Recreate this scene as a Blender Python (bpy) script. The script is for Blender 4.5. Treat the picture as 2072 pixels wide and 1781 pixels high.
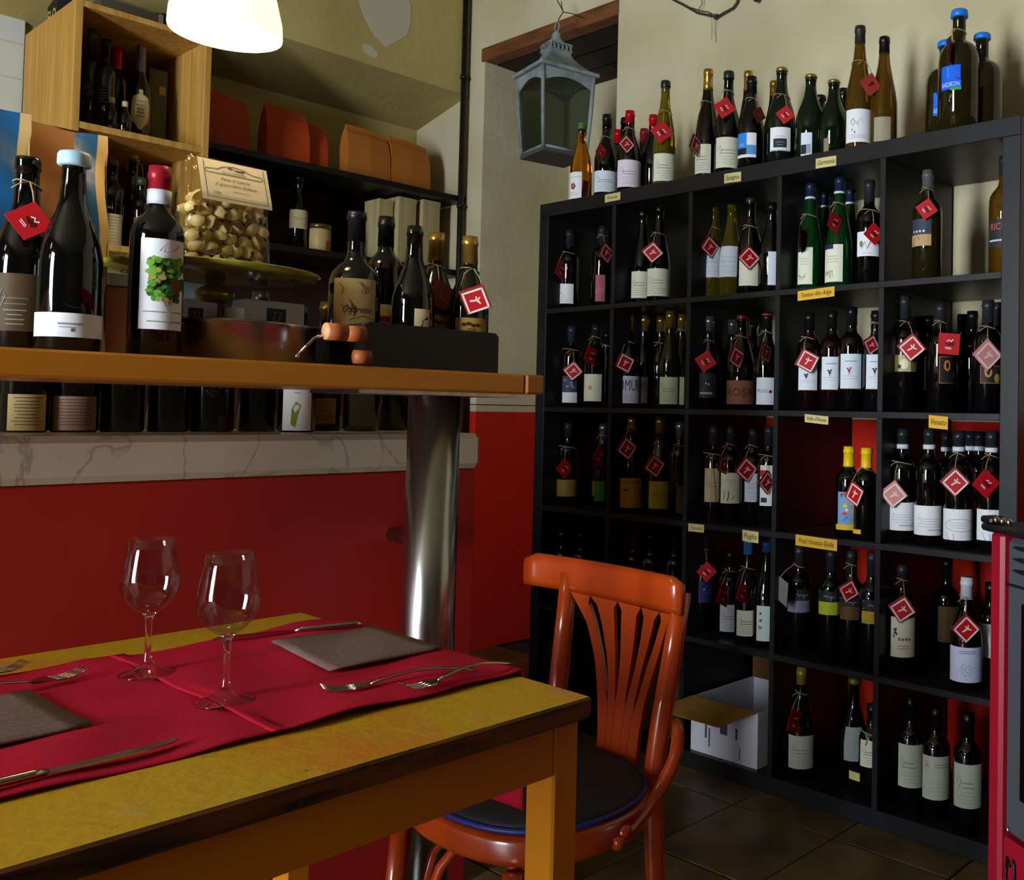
import bpy, math, random
from mathutils import Matrix, Vector
random.seed(7)
PI = math.pi
SC = bpy.context.scene
COL = SC.collection
for o in list(bpy.data.objects):
    bpy.data.objects.remove(o, do_unlink=True)

# ------------------------------------------------------------------ camera, light, exposure
F_PX, W_PX = 1930.0, 2072.0
cd = bpy.data.cameras.new('camera')
cam = bpy.data.objects.new('camera', cd)
COL.objects.link(cam)
cd.sensor_fit = 'HORIZONTAL'
cd.sensor_width = 36.0
cd.lens = 36.0 * F_PX / W_PX
cd.shift_x = -517.32 / W_PX
cd.shift_y = -108.97 / W_PX
cd.clip_start = 0.02
cam.matrix_world = (Matrix.Translation((2.78703, -2.20819, 1.09417)) @ Matrix.Rotation(0.662063, 4, 'Z')
                    @ Matrix.Rotation(PI / 2 + 0.029117, 4, 'X') @ Matrix.Rotation(0.017744, 4, 'Z'))
SC.camera = cam

world = bpy.data.worlds.new('world')
SC.world = world
world.use_nodes = True
bg = world.node_tree.nodes['Background']
bg.inputs[0].default_value = (0.84, 0.92, 1.0, 1)   # pale sky colour; the emissive door pane stands in for the daylight
bg.inputs[1].default_value = 1.0

def light(name, kind, loc, energy, color, **kw):
    ld = bpy.data.lights.new(name, kind)
    ld.energy = energy
    ld.color = color
    for k, v in kw.items():
        setattr(ld, k, v)
    o = bpy.data.objects.new(name, ld)
    o.location = loc
    COL.objects.link(o)
    return o

# further pendants of the same row over the bar, left of the frame
for k, yy in enumerate((-2.15, -2.75, -3.35)):
    light('bar_pendant_glow', 'POINT', (0.99, yy, 1.74), 1.0, (1.0, 0.72, 0.40), shadow_soft_size=0.05)

SC.view_settings.view_transform = 'Standard'
SC.view_settings.look = 'None'
SC.view_settings.gamma = 1.0
SC.view_settings.use_curve_mapping = False
SC.view_settings.exposure = 0.0

# ------------------------------------------------------------------ materials
def s2l(c):
    return tuple((v / 12.92 if v <= 0.04045 else ((v + 0.055) / 1.055) ** 2.4) for v in c)
def hx(h):
    return s2l(tuple(int(h[i:i + 2], 16) / 255.0 for i in (0, 2, 4)))
MATS = {}
def mat(name, col, rough=0.5, metal=0.0, spec=0.5, trans=0.0, ior=1.45, emit=0.0, col2=None, scale=8.0, bump=0.0, bscale=None, detail=4.0, stretch=(1, 1, 1), lo=0.4, hi=0.65, coat=0.0, coords='Object'):
    if name in MATS:
        return MATS[name]
    m = bpy.data.materials.new(name)
    m.use_nodes = True
    nt = m.node_tree
    b = nt.nodes['Principled BSDF']
    c = hx(col) if isinstance(col, str) else col
    b.inputs['Base Color'].default_value = (*c, 1)
    b.inputs['Roughness'].default_value = rough
    b.inputs['Metallic'].default_value = metal
    b.inputs['Specular IOR Level'].default_value = spec
    b.inputs['Transmission Weight'].default_value = trans
    b.inputs['IOR'].default_value = ior
    b.inputs['Coat Weight'].default_value = coat
    if emit:
        b.inputs['Emission Color'].default_value = (*c, 1)
        b.inputs['Emission Strength'].default_value = emit
    if col2 or bump:
        tc = nt.nodes.new('ShaderNodeTexCoord')
        mp = nt.nodes.new('ShaderNodeMapping')
        mp.inputs['Scale'].default_value = stretch
        nt.links.new(tc.outputs[coords], mp.inputs['Vector'])
        nz = nt.nodes.new('ShaderNodeTexNoise')
        nz.inputs['Scale'].default_value = scale
        nz.inputs['Detail'].default_value = detail
        nt.links.new(mp.outputs[0], nz.inputs['Vector'])
        if col2:
            cr = nt.nodes.new('ShaderNodeValToRGB')
            c2 = hx(col2) if isinstance(col2, str) else col2
            cr.color_ramp.elements[0].position = lo
            cr.color_ramp.elements[1].position = hi
            cr.color_ramp.elements[0].color = (*c, 1)
            cr.color_ramp.elements[1].color = (*c2, 1)
            nt.links.new(nz.outputs['Fac'], cr.inputs[0])
            nt.links.new(cr.outputs[0], b.inputs['Base Color'])
        if bump:
            nb = nz
            if bscale:
                nb = nt.nodes.new('ShaderNodeTexNoise')
                nb.inputs['Scale'].default_value = bscale
                nb.inputs['Detail'].default_value = 5
                nt.links.new(mp.outputs[0], nb.inputs['Vector'])
            bp = nt.nodes.new('ShaderNodeBump')
            bp.inputs['Strength'].default_value = bump
            bp.inputs['Distance'].default_value = 0.01
            nt.links.new(nb.outputs['Fac'], bp.inputs['Height'])
            nt.links.new(bp.outputs[0], b.inputs['Normal'])
    MATS[name] = m
    return m

def wall_mat(name, upper, lower, upper2):
    """plaster painted in two colours: dado below, a pale band and a thin line, plaster above"""
    m = mat(name, upper, 0.85, col2=upper2, scale=2.2, bump=0.35, bscale=26, lo=0.35, hi=0.7, spec=0.2)
    nt = m.node_tree
    b = nt.nodes['Principled BSDF']
    src = b.inputs['Base Color'].links[0].from_socket
    g = nt.nodes.new('ShaderNodeNewGeometry')
    sx = nt.nodes.new('ShaderNodeSeparateXYZ')
    nt.links.new(g.outputs['Position'], sx.inputs[0])
    def step(th):
        n = nt.nodes.new('ShaderNodeMath'); n.operation = 'GREATER_THAN'; n.inputs[1].default_value = th
        nt.links.new(sx.outputs['Z'], n.inputs[0]); return n.outputs[0]
    def mix(f, a, bb):
        n = nt.nodes.new('ShaderNodeMix'); n.data_type = 'RGBA'
        nt.links.new(f, n.inputs['Factor'])
        for sock, v in ((n.inputs[6], a), (n.inputs[7], bb)):
            if isinstance(v, tuple): sock.default_value = (*v, 1)
            else: nt.links.new(v, sock)
        return n.outputs[2]
    red = hx(lower)
    a = mix(step(1.082), red, hx('b9b08e'))
    a = mix(step(1.111), a, hx('5a231b'))
    a = mix(step(1.116), a, src)
    nt.links.new(a, b.inputs['Base Color'])
    return m

M = {}
M['wall'] = wall_mat('plaster_two_tone', 'cfc6a6', 'b5200f', 'b9ad88')
M['wallw'] = mat('plaster_lamp_warmed', 'b9a86a', 0.85, col2='a8955a', scale=1.8, bump=0.3, bscale=24, spec=0.2)  # beige plaster; the lamp's warm light is put into this yellow
M['patch'] = mat('plaster_patch', 'bdb699', 0.9, spec=0.1)
M['ceil'] = mat('ceiling_paint', '8a8064', 0.9)
M['walldark'] = mat('unseen_wall_darkened', '4a2f1e', 0.7)  # walls out of view, colour darkened to cut bounce light
M['floor'] = mat('floor_tile', '6a5836', 0.38, col2='4a3c24', scale=5, bump=0.15, bscale=40, spec=0.4)
M['grout'] = mat('floor_grout', '2a2216', 0.9)
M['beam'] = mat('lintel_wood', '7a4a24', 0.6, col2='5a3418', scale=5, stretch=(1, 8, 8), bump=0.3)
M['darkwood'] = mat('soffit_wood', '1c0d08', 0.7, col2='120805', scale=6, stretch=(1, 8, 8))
M['shelf'] = mat('black_brown_veneer', '17171b', 0.42, col2='101013', scale=14, stretch=(1, 1, 1), spec=0.45)
M['redbar'] = mat('bar_red_paint', 'a8221a', 0.5, col2='9a1d15', scale=3, bump=0.05, bscale=60, spec=0.35)
M['counter'] = mat('bar_wood', 'b5711a', 0.38, col2='9a5c12', scale=4, stretch=(1, 0.12, 6), bump=0.03, spec=0.45)
M['cream'] = mat('cream_paper', 'd8cfae', 0.7)

def marble_mat():
    m = mat('marble', 'cbbfa6', 0.3, col2='bcae93', scale=3, spec=0.5)
    nt = m.node_tree; b = nt.nodes['Principled BSDF']
    src = b.inputs['Base Color'].links[0].from_socket
    tc = nt.nodes.new('ShaderNodeTexCoord')
    nz = nt.nodes.new('ShaderNodeTexNoise'); nz.inputs['Scale'].default_value = 3.0; nz.inputs['Detail'].default_value = 6; nz.inputs['Distortion'].default_value = 0.8
    mp = nt.nodes.new('ShaderNodeMapping'); mp.inputs['Scale'].default_value = (1, 2.0, 1.1); mp.inputs['Rotation'].default_value = (0.5, 0.3, 0.2)
    nt.links.new(tc.outputs['Object'], mp.inputs[0]); nt.links.new(mp.outputs[0], nz.inputs['Vector'])
    cr = nt.nodes.new('ShaderNodeValToRGB')
    e = cr.color_ramp.elements
    e[0].position = 0.485; e[0].color = (0, 0, 0, 1); e[1].position = 0.5; e[1].color = (1, 1, 1, 1)
    n = cr.color_ramp.elements.new(0.515); n.color = (0, 0, 0, 1)
    nt.links.new(nz.outputs['Fac'], cr.inputs[0])
    mx = nt.nodes.new('ShaderNodeMix'); mx.data_type = 'RGBA'
    ml = nt.nodes.new('ShaderNodeMath'); ml.operation = 'MULTIPLY'; ml.inputs[1].default_value = 0.55
    nt.links.new(cr.outputs[0], ml.inputs[0]); nt.links.new(ml.outputs[0], mx.inputs['Factor'])
    nt.links.new(src, mx.inputs[6]); mx.inputs[7].default_value = (*hx('6a645c'), 1)
    nt.links.new(mx.outputs[2], b.inputs['Base Color'])
    return m
M['marble'] = marble_mat()
M['steel'] = mat('brushed_steel', 'b4b2ae', 0.24, metal=1.0, col2='9a968f', scale=9, stretch=(3, 3, 0.4), bump=0.03)
M['iron'] = mat('dark_pipe', '2c2a28', 0.4, metal=0.7)
M['pine'] = mat('pine_boards', 'c99a4a', 0.55, col2='b07f35', scale=5, stretch=(9, 9, 0.5), bump=0.05)
M['tile'] = mat('white_tile', 'c9cec6', 0.3)

def table_mat():
    m = mat('worn_yellow_paint', 'b08a14', 0.45, col2='b86a14', scale=6.5, lo=0.5, hi=0.72, spec=0.3, bump=0.12, bscale=60)
    nt = m.node_tree; b = nt.nodes['Principled BSDF']
    src = b.inputs['Base Color'].links[0].from_socket
    tc = nt.nodes.new('ShaderNodeTexCoord')
    def layer(src, scale, lo, hi, col, k, det=6.0):
        nz = nt.nodes.new('ShaderNodeTexNoise'); nz.inputs['Scale'].default_value = scale; nz.inputs['Detail'].default_value = det
        nz.inputs['Roughness'].default_value = 0.7
        nt.links.new(tc.outputs['Object'], nz.inputs['Vector'])
        cr = nt.nodes.new('ShaderNodeValToRGB'); cr.color_ramp.elements[0].position = lo; cr.color_ramp.elements[1].position = hi
        nt.links.new(nz.outputs['Fac'], cr.inputs[0])
        ml = nt.nodes.new('ShaderNodeMath'); ml.operation = 'MULTIPLY'; ml.inputs[1].default_value = k
        nt.links.new(cr.outputs[0], ml.inputs[0])
        mx = nt.nodes.new('ShaderNodeMix'); mx.data_type = 'RGBA'
        nt.links.new(ml.outputs[0], mx.inputs['Factor']); nt.links.new(src, mx.inputs[6]); mx.inputs[7].default_value = (*hx(col), 1)
        return mx.outputs[2]
    src = layer(src, 13.0, 0.6, 0.72, 'a08a60', 0.6)
    src = layer(src, 45.0, 0.66, 0.71, '2f2a12', 0.8)
    nt.links.new(src, b.inputs['Base Color'])
    return m
M['tabletop'] = table_mat()
M['tableedge'] = mat('worn_table_edge', '6b3d0a', 0.55, col2='2a1604', scale=18, lo=0.42, hi=0.6, bump=0.3, stretch=(1, 0.5, 3))
M['tablewood'] = mat('orange_table_paint', 'd98a0a', 0.42, col2='c97a08', scale=4, bump=0.05, bscale=30, spec=0.4)
M['cloth'] = mat('crimson_cloth', 'a8102a', 0.75, col2='9a0e25', scale=300, bump=0.08, spec=0.15)
M['napkin'] = mat('taupe_napkin', '6e5a50', 0.8, col2='63504a', scale=160, bump=0.1, spec=0.15)
M['cutlery'] = mat('cutlery_steel', 'b9b2a5', 0.18, metal=1.0)
M['glass'] = mat('clear_glass', 'ffffff', 0.0, trans=1.0, ior=1.46)
def thin_film(name, tint, k, rough, bump=0.0, scale=20.0):
    m = mat(name, tint, rough)
    nt = m.node_tree; out = nt.nodes['Material Output']
    for n in list(nt.nodes):
        if n != out: nt.nodes.remove(n)
    tr = nt.nodes.new('ShaderNodeBsdfTransparent'); tr.inputs[0].default_value = (*hx(tint), 1)
    gl = nt.nodes.new('ShaderNodeBsdfGlossy'); gl.inputs['Roughness'].default_value = rough
    lw = nt.nodes.new('ShaderNodeLayerWeight'); lw.inputs['Blend'].default_value = 0.5
    pw = nt.nodes.new('ShaderNodeMath'); pw.operation = 'POWER'; pw.inputs[1].default_value = 4.0
    nt.links.new(lw.outputs['Facing'], pw.inputs[0])
    fr = nt.nodes.new('ShaderNodeMath'); fr.operation = 'MULTIPLY_ADD'; fr.inputs[1].default_value = 0.4; fr.inputs[2].default_value = (k - 1) * 0.08
    nt.links.new(pw.outputs[0], fr.inputs[0])
    mx = nt.nodes.new('ShaderNodeMixShader')
    nt.links.new(fr.outputs[0], mx.inputs[0]); nt.links.new(tr.outputs[0], mx.inputs[1]); nt.links.new(gl.outputs[0], mx.inputs[2])
    nt.links.new(mx.outputs[0], out.inputs['Surface'])
    if bump:
        tc = nt.nodes.new('ShaderNodeTexCoord'); nz = nt.nodes.new('ShaderNodeTexNoise'); nz.inputs['Scale'].default_value = scale
        bp = nt.nodes.new('ShaderNodeBump'); bp.inputs['Strength'].default_value = bump; bp.inputs['Distance'].default_value = 0.02
        nt.links.new(tc.outputs['Object'], nz.inputs['Vector']); nt.links.new(nz.outputs['Fac'], bp.inputs['Height'])
        nt.links.new(bp.outputs[0], gl.inputs['Normal']); nt.links.new(bp.outputs[0], lw.inputs['Normal'])
    return m
M['glowpane'] = mat('daylight_glow_glass', (0.84, 0.92, 1.0), 0.3, emit=52.0)  # pane emits by itself, standing in for daylight behind the door
M['pane'] = thin_film('dusty_pane', 'c4ccc4', 1.5, 0.12)
M['chair'] = mat('chair_beech_stain', 'a53c0c', 0.24, col2='8a2e08', scale=3.0, stretch=(3, 3, 0.5), spec=0.5, coat=0.3)
M['seat'] = mat('seat_cover', '0c0f1a', 0.65, col2='080a10', scale=60, bump=0.1)
M['piping'] = mat('seat_piping', '10246e', 0.5)
M['lantern'] = mat('grey_painted_tin', '8f9a9b', 0.6, col2='6d7678', scale=14, bump=0.2, spec=0.3)
M['lanternd'] = mat('grey_tin_base', '4a4c48', 0.7)
M['twine'] = mat('twine', 'a8926a', 0.9)
M['wire'] = mat('wrought_wire', '4b463f', 0.5, metal=0.6)
M['stovered'] = mat('stove_burgundy_enamel', '8c0f22', 0.35, spec=0.5)
M['stovegrey'] = mat('stove_grey_metal', '4c4f55', 0.45, metal=0.3)
M['stoveblack'] = mat('stove_black_iron', '121114', 0.4)
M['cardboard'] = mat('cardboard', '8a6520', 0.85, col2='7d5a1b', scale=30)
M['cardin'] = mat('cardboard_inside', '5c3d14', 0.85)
M['boxwhite'] = mat('white_carton', 'c9c6cf', 0.7)
M['ink'] = mat('ink_black', '1b1a1a', 0.7)
M['crate'] = mat('black_crate', '120d0c', 0.45, col2='0c0808', scale=5)
M['plate'] = mat('olive_glass_plate', 'a7a838', 0.12, trans=0.25, ior=1.4, col2='8f8f2c', scale=16, lo=0.5, hi=0.6)
M['brassglass'] = mat('amber_glass_stem', '9a8a28', 0.08, metal=0.55)
M['bowlglass'] = thin_film('wine_glass_bowl', 'f3f4f4', 1.5, 0.01)
M['film'] = thin_film('clear_film', 'f2f0e8', 1.5, 0.08, 0.9, 30.0)
M['pasta'] = mat('pasta', 'e6cf90', 0.55, col2='d8b870', scale=30)
M['kraft'] = mat('kraft_bag', '8a5a22', 0.65, bump=0.3, scale=9)
M['bagblue'] = mat('bag_blue_print', '1c5f98', 0.35, bump=0.3, scale=12)
M['bagcream'] = mat('bag_cream_edge', 'cdb27a', 0.4, bump=0.3, scale=12)
M['bagorange'] = mat('orange_paper_bag', 'b8400e', 0.7, bump=0.3, scale=10)
M['bagtan'] = mat('tan_paper_bag', 'a8641a', 0.7, bump=0.3, scale=10)
M['plank'] = mat('black_plank', '0e0a08', 0.5)
M['redbrown'] = mat('dark_red_back_panel', '35120a', 0.7, col2='2a0e08', scale=4)
M['woodbox'] = mat('pale_wood_case', 'b3a374', 0.65, col2='a2915f', scale=5, stretch=(9, 9, 0.6))
M['grip'] = mat('wood_grip', '9a5022', 0.5)
M['gripend'] = mat('wood_grip_end', 'cf9a6a', 0.6)
M['whiteplastic'] = mat('white_plastic', 'e6e9e6', 0.4)

# bottle glass, capsules, label papers
GL = {
 'black': mat('glass_black', '060706', 0.05, spec=0.6, ior=1.5),
 'olivedark': mat('glass_olive_dark', '141705', 0.05, spec=0.6),
 'darkgreen': mat('glass_dark_green', '0a160a', 0.05, spec=0.6),
 'rosso': mat('glass_dark_red_wine', '120405', 0.05, spec=0.6),
 'olive': mat('glass_olive', '7d6f18', 0.02, trans=0.75, ior=1.35),
 'green': mat('glass_green', '0a3a16', 0.02, trans=0.4, ior=1.35),
 'brown': mat('glass_brown', '6a4a10', 0.02, trans=0.7, ior=1.35),
 'bronze': mat('glass_bronze', '1e1a06', 0.05, spec=0.6),
 'amber': mat('glass_amber_cider', 'e08a10', 0.0, trans=1.0, ior=1.35),
}
def cap(name, col, rough=0.35, metal=0.0):
    return mat('capsule_' + name, col, rough, metal=metal)
CP = {
 'black': cap('black', '0d0d0f'), 'charcoal': cap('charcoal', '222327', 0.45), 'brownblack': cap('brownblack', '1c120b'),
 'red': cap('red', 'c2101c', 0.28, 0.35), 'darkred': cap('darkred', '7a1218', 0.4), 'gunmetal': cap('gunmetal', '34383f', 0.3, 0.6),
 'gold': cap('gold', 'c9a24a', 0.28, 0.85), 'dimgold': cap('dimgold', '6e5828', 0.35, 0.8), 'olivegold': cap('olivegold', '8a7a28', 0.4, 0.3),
 'darkgreen': cap('darkgreen', '12301c'), 'crown': cap('crown', 'b39a4e', 0.3, 0.8), 'blue': cap('blue', '1878e0', 0.4),
 'navyband': cap('navy', '1a2340'), 'grey': cap('grey', '56565a', 0.4), 'slate': cap('slate', '2a2f3c'), 'silver': cap('silver', 'c4ccd2', 0.22, 0.9),
 'burgundy': cap('burgundy', '5c1a22'), 'redring': cap('blackred', '101012'), 'yellow': cap('yellow', 'e8c010', 0.4),
 'charcoalband': cap('charcoalband', '202226'), 'indigo': cap('indigo', '1c1a48'), 'sky': cap('sky', '3a6aa8'), 'skydark': cap('skydark', '1c3a68'),
 'whitespiral': cap('white', 'ccd0dc', 0.45), 'lightblue': cap('lightblue', 'a8cbdc', 0.5), 'crimsonband': cap('crimson', 'a81a2e', 0.32, 0.3),
 'navyblack': cap('navyblack', '10141c'), 'purplegrey': cap('purplegrey', '6e6070', 0.3, 0.4), 'greysilver': cap('greysilver', '4e5248', 0.35, 0.4),
 'whitecap': cap('whitecap', 'c8bd8c', 0.5), 'tandim': cap('tan', '6e5a38'), 'wire': cap('wire', '8a8878', 0.3, 0.8),
}
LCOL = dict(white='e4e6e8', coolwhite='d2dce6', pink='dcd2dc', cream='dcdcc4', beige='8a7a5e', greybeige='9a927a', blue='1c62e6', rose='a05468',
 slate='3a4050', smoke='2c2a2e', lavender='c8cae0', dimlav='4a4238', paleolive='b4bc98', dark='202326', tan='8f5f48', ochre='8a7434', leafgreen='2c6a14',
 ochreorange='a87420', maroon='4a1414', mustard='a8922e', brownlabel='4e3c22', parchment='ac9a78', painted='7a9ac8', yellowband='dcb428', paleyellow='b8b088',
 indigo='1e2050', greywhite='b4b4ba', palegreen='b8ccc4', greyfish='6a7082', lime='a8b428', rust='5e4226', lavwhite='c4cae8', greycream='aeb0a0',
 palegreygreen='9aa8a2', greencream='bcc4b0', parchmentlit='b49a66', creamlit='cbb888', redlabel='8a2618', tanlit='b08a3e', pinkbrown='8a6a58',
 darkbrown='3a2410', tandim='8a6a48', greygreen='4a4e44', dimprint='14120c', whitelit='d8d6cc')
LM = {}
def lab_mat(k):
    if k not in LM:
        LM[k] = mat('label_' + k, LCOL[k], 0.55, spec=0.25)
    return LM[k]
INK = {}
def ink(h):
    if h not in INK:
        INK[h] = mat('ink_' + h, h, 0.6, spec=0.2)
    return INK[h]
M['tagred'] = mat('tag_red', 'b5141c', 0.4)
M['tagdark'] = mat('tag_back_red', '8e1a20', 0.5)
M['tagfade'] = mat('tag_faded_red', 'a83a36', 0.45)
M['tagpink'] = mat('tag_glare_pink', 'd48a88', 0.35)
M['taggrey'] = mat('tag_grey_back', '7a7672', 0.7)
M['tagbrown'] = mat('tag_dim_back', '5a1a16', 0.6)
M['tagwhite'] = mat('tag_white_print', 'e8d8d2', 0.5)

# ------------------------------------------------------------------ mesh helpers
class MB:
    def __init__(self):
        self.v = []; self.f = []; self.s = []; self.mi = []
    def add(self, vs, fs, smooth=False, mi=0):
        n = len(self.v)
        self.v += [tuple(p) for p in vs]
        for q in fs:
            self.f.append(tuple(i + n for i in q)); self.s.append(smooth); self.mi.append(mi)
        return self
    def box(self, x0, x1, y0, y1, z0, z1, bev=0.0, mi=0):
        if bev <= 0:
            vs = [(x, y, z) for x in (x0, x1) for y in (y0, y1) for z in (z0, z1)]
            fs = [(0, 1, 3, 2), (4, 6, 7, 5), (0, 4, 5, 1), (2, 3, 7, 6), (0, 2, 6, 4), (1, 5, 7, 3)]
            return self.add(vs, fs, mi=mi)
        b = min(bev, (x1 - x0) / 2.01, (y1 - y0) / 2.01, (z1 - z0) / 2.01)
        vs = []; idx = {}
        for sx in (0, 1):
            for sy in (0, 1):
                for sz in (0, 1):
                    X = (x0, x1)[sx]; Y = (y0, y1)[sy]; Z = (z0, z1)[sz]
                    ix = b if sx == 0 else -b; iy = b if sy == 0 else -b; iz = b if sz == 0 else -b
                    for k, p in enumerate(((X, Y + iy, Z + iz), (X + ix, Y, Z + iz), (X + ix, Y + iy, Z))):
                        idx[(sx, sy, sz, k)] = len(vs); vs.append(p)
        fs = []
        for sx in (0, 1): fs.append([idx[(sx, a, c, 0)] for a, c in ((0, 0), (1, 0), (1, 1), (0, 1))])
        for sy in (0, 1): fs.append([idx[(a, sy, c, 1)] for a, c in ((0, 0), (1, 0), (1, 1), (0, 1))])
        for sz in (0, 1): fs.append([idx[(a, c, sz, 2)] for a, c in ((0, 0), (1, 0), (1, 1), (0, 1))])
        for a in (0, 1):
            for c in (0, 1):
                fs.append([idx[(0, a, c, 1)], idx[(1, a, c, 1)], idx[(1, a, c, 2)], idx[(0, a, c, 2)]])
                fs.append([idx[(a, 0, c, 0)], idx[(a, 1, c, 0)], idx[(a, 1, c, 2)], idx[(a, 0, c, 2)]])
                fs.append([idx[(a, c, 0, 0)], idx[(a, c, 1, 0)], idx[(a, c, 1, 1)], idx[(a, c, 0, 1)]])
        for a in (0, 1):
            for c in (0, 1):
                for e in (0, 1): fs.append([idx[(a, c, e, k)] for k in range(3)])
        return self.add(vs, fs, mi=mi)
    def lathe(self, prof, n=24, c=(0, 0, 0), cap=True, mi=0):
        vs = []; fs = []
        for (z, r) in prof:
            for i in range(n):
                a = 2 * PI * i / n
                vs.append((c[0] + r * math.cos(a), c[1] + r * math.sin(a), c[2] + z))
        m = len(prof)
        for j in range(m - 1):
            for i in range(n):
                k = (i + 1) % n
                fs.append((j * n + i, j * n + k, (j + 1) * n + k, (j + 1) * n + i))
        if cap:
            fs.append(tuple(range(n))[::-1]); fs.append(tuple((m - 1) * n + i for i in range(n)))
        return self.add(vs, fs, True, mi)
    def tube(self, pts, r, n=8, closed=False, cap=True, mi=0, sm=0):
        if sm:
            pts = smooth(pts, sm)
            if isinstance(r, (list, tuple)): r = lerpl(r, len(pts))
        P = [Vector(p) for p in pts]; m = len(P)
        rad = r if isinstance(r, (list, tuple)) else [r] * m
        vs = []; fs = []; up = None
        for i in range(m):
            if closed: t = (P[(i + 1) % m] - P[i - 1])
            else: t = P[min(i + 1, m - 1)] - P[max(i - 1, 0)]
            if t.length < 1e-9: t = Vector((0, 0, 1))
            t.normalize()
            if up is None:
                up = Vector((0, 0, 1)) if abs(t.z) < 0.9 else Vector((1, 0, 0))
            a = t.cross(up)
            if a.length < 1e-6: a = t.cross(Vector((0.3, 1, 0.2)))
            a.normalize(); bb = a.cross(t).normalized(); up = bb
            for k in range(n):
                q = 2 * PI * k / n
                vs.append(P[i] + rad[i] * (math.cos(q) * a + math.sin(q) * bb))
        for i in range(m if closed else m - 1):
            j = (i + 1) % m
            for k in range(n):
                l = (k + 1) % n
                fs.append((i * n + k, i * n + l, j * n + l, j * n + k))
        if cap and not closed:
            fs.append(tuple(range(n))[::-1]); fs.append(tuple((m - 1) * n + k for k in range(n)))
        return self.add(vs, fs, True, mi)
    def prism(self, poly, axis, a0, a1, mi=0, smooth=False):
        """extrude a 2D polygon along axis ('x','y','z') from a0 to a1"""
        def P(p, a):
            return {'x': (a, p[0], p[1]), 'y': (p[0], a, p[1]), 'z': (p[0], p[1], a)}[axis]
        n = len(poly)
        vs = [P(p, a0) for p in poly] + [P(p, a1) for p in poly]
        fs = [tuple(range(n)), tuple(range(n, 2 * n))[::-1]] + [(i, (i + 1) % n, n + (i + 1) % n, n + i) for i in range(n)]
        return self.add(vs, fs, smooth, mi)
    def ball(self, c, r, n=10, sc=(1, 1, 1), mi=0):
        prof = [(-math.cos(PI * i / n), max(1e-4, math.sin(PI * i / n))) for i in range(n + 1)]
        vs = []; fs = []; k = n + 4
        for (z, q) in prof:
            for i in range(k):
                a = 2 * PI * i / k
                vs.append((c[0] + r * sc[0] * q * math.cos(a), c[1] + r * sc[1] * q * math.sin(a), c[2] + r * sc[2] * z))
        for j in range(n):
            for i in range(k):
                l = (i + 1) % k
                fs.append((j * k + i, j * k + l, (j + 1) * k + l, (j + 1) * k + i))
        return self.add(vs, fs, True, mi)
    def mesh(self, name, mats):
        me = bpy.data.meshes.new(name)
        me.from_pydata(self.v, [], self.f)
        me.polygons.foreach_set('use_smooth', self.s)
        for m in (mats if isinstance(mats, (list, tuple)) else [mats]): me.materials.append(m)
        me.polygons.foreach_set('material_index', self.mi)
        me.validate(); me.update()
        import bmesh
        bm = bmesh.new(); bm.from_mesh(me)
        bmesh.ops.recalc_face_normals(bm, faces=bm.faces)
        bm.to_mesh(me); bm.free()
        return me
    def obj(self, name, mats, parent=None, loc=(0, 0, 0), rotz=0.0):
        o = bpy.data.objects.new(name, self.mesh(name, mats))
        COL.objects.link(o)
        o.location = loc; o.rotation_euler = (0, 0, rotz)
        if parent: o.parent = parent
        return o

def raw(name, me, parent=None, loc=(0, 0, 0), rot=(0, 0, 0)):
    o = bpy.data.objects.new(name, me); COL.objects.link(o)
    o.location = loc; o.rotation_euler = rot
    if parent: o.parent = parent
    return o
def thing(name, label, cat, loc=(0, 0, 0), rotz=0.0, group=None):
    o = bpy.data.objects.new(name, None); COL.objects.link(o)
    o.empty_display_size = 0.05
    o.location = loc; o.rotation_euler = (0, 0, rotz)
    o['label'] = label; o['category'] = cat
    if group: o['group'] = group
    return o
def tag(o, label, cat, group=None):
    o['label'] = label; o['category'] = cat
    if group: o['group'] = group
    return o
def struct(o, label=None):
    o['kind'] = 'structure'
    if label: o['label'] = label
    return o

TEXTC = {}
def text_mesh(s):
    """(verts2d, faces) of a word, unit cap height about 0.7, starting at x=0"""
    if s in TEXTC: return TEXTC[s]
    cu = bpy.data.curves.new('txt', 'FONT'); cu.body = s; cu.resolution_u = 2
    ob = bpy.data.objects.new('txt', cu)
    me = bpy.data.meshes.new_from_object(ob)
    vs = [(v.co.x, v.co.y) for v in me.vertices]; fs = [tuple(p.vertices) for p in me.polygons]
    bpy.data.objects.remove(ob); bpy.data.curves.remove(cu); bpy.data.meshes.remove(me)
    TEXTC[s] = (vs, fs)
    return TEXTC[s]

def smooth(pts, k=5):
    P = [Vector(p) for p in pts]; out = []
    for i in range(len(P) - 1):
        a = P[max(i - 1, 0)]; b = P[i]; c = P[i + 1]; d = P[min(i + 2, len(P) - 1)]
        for j in range(k):
            t = j / k
            out.append(.5 * ((2 * b) + (c - a) * t + (2 * a - 5 * b + 4 * c - d) * t * t + (3 * b - a - 3 * c + d) * t ** 3))
    return out + [P[-1]]
def lerpl(r, n):
    return [r[min(int(i * (len(r) - 1) / (n - 1)), len(r) - 2)] * (1 - (i * (len(r) - 1) / (n - 1) - min(int(i * (len(r) - 1) / (n - 1)), len(r) - 2))) + r[min(int(i * (len(r) - 1) / (n - 1)), len(r) - 2) + 1] * (i * (len(r) - 1) / (n - 1) - min(int(i * (len(r) - 1) / (n - 1)), len(r) - 2)) for i in range(n)]
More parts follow.
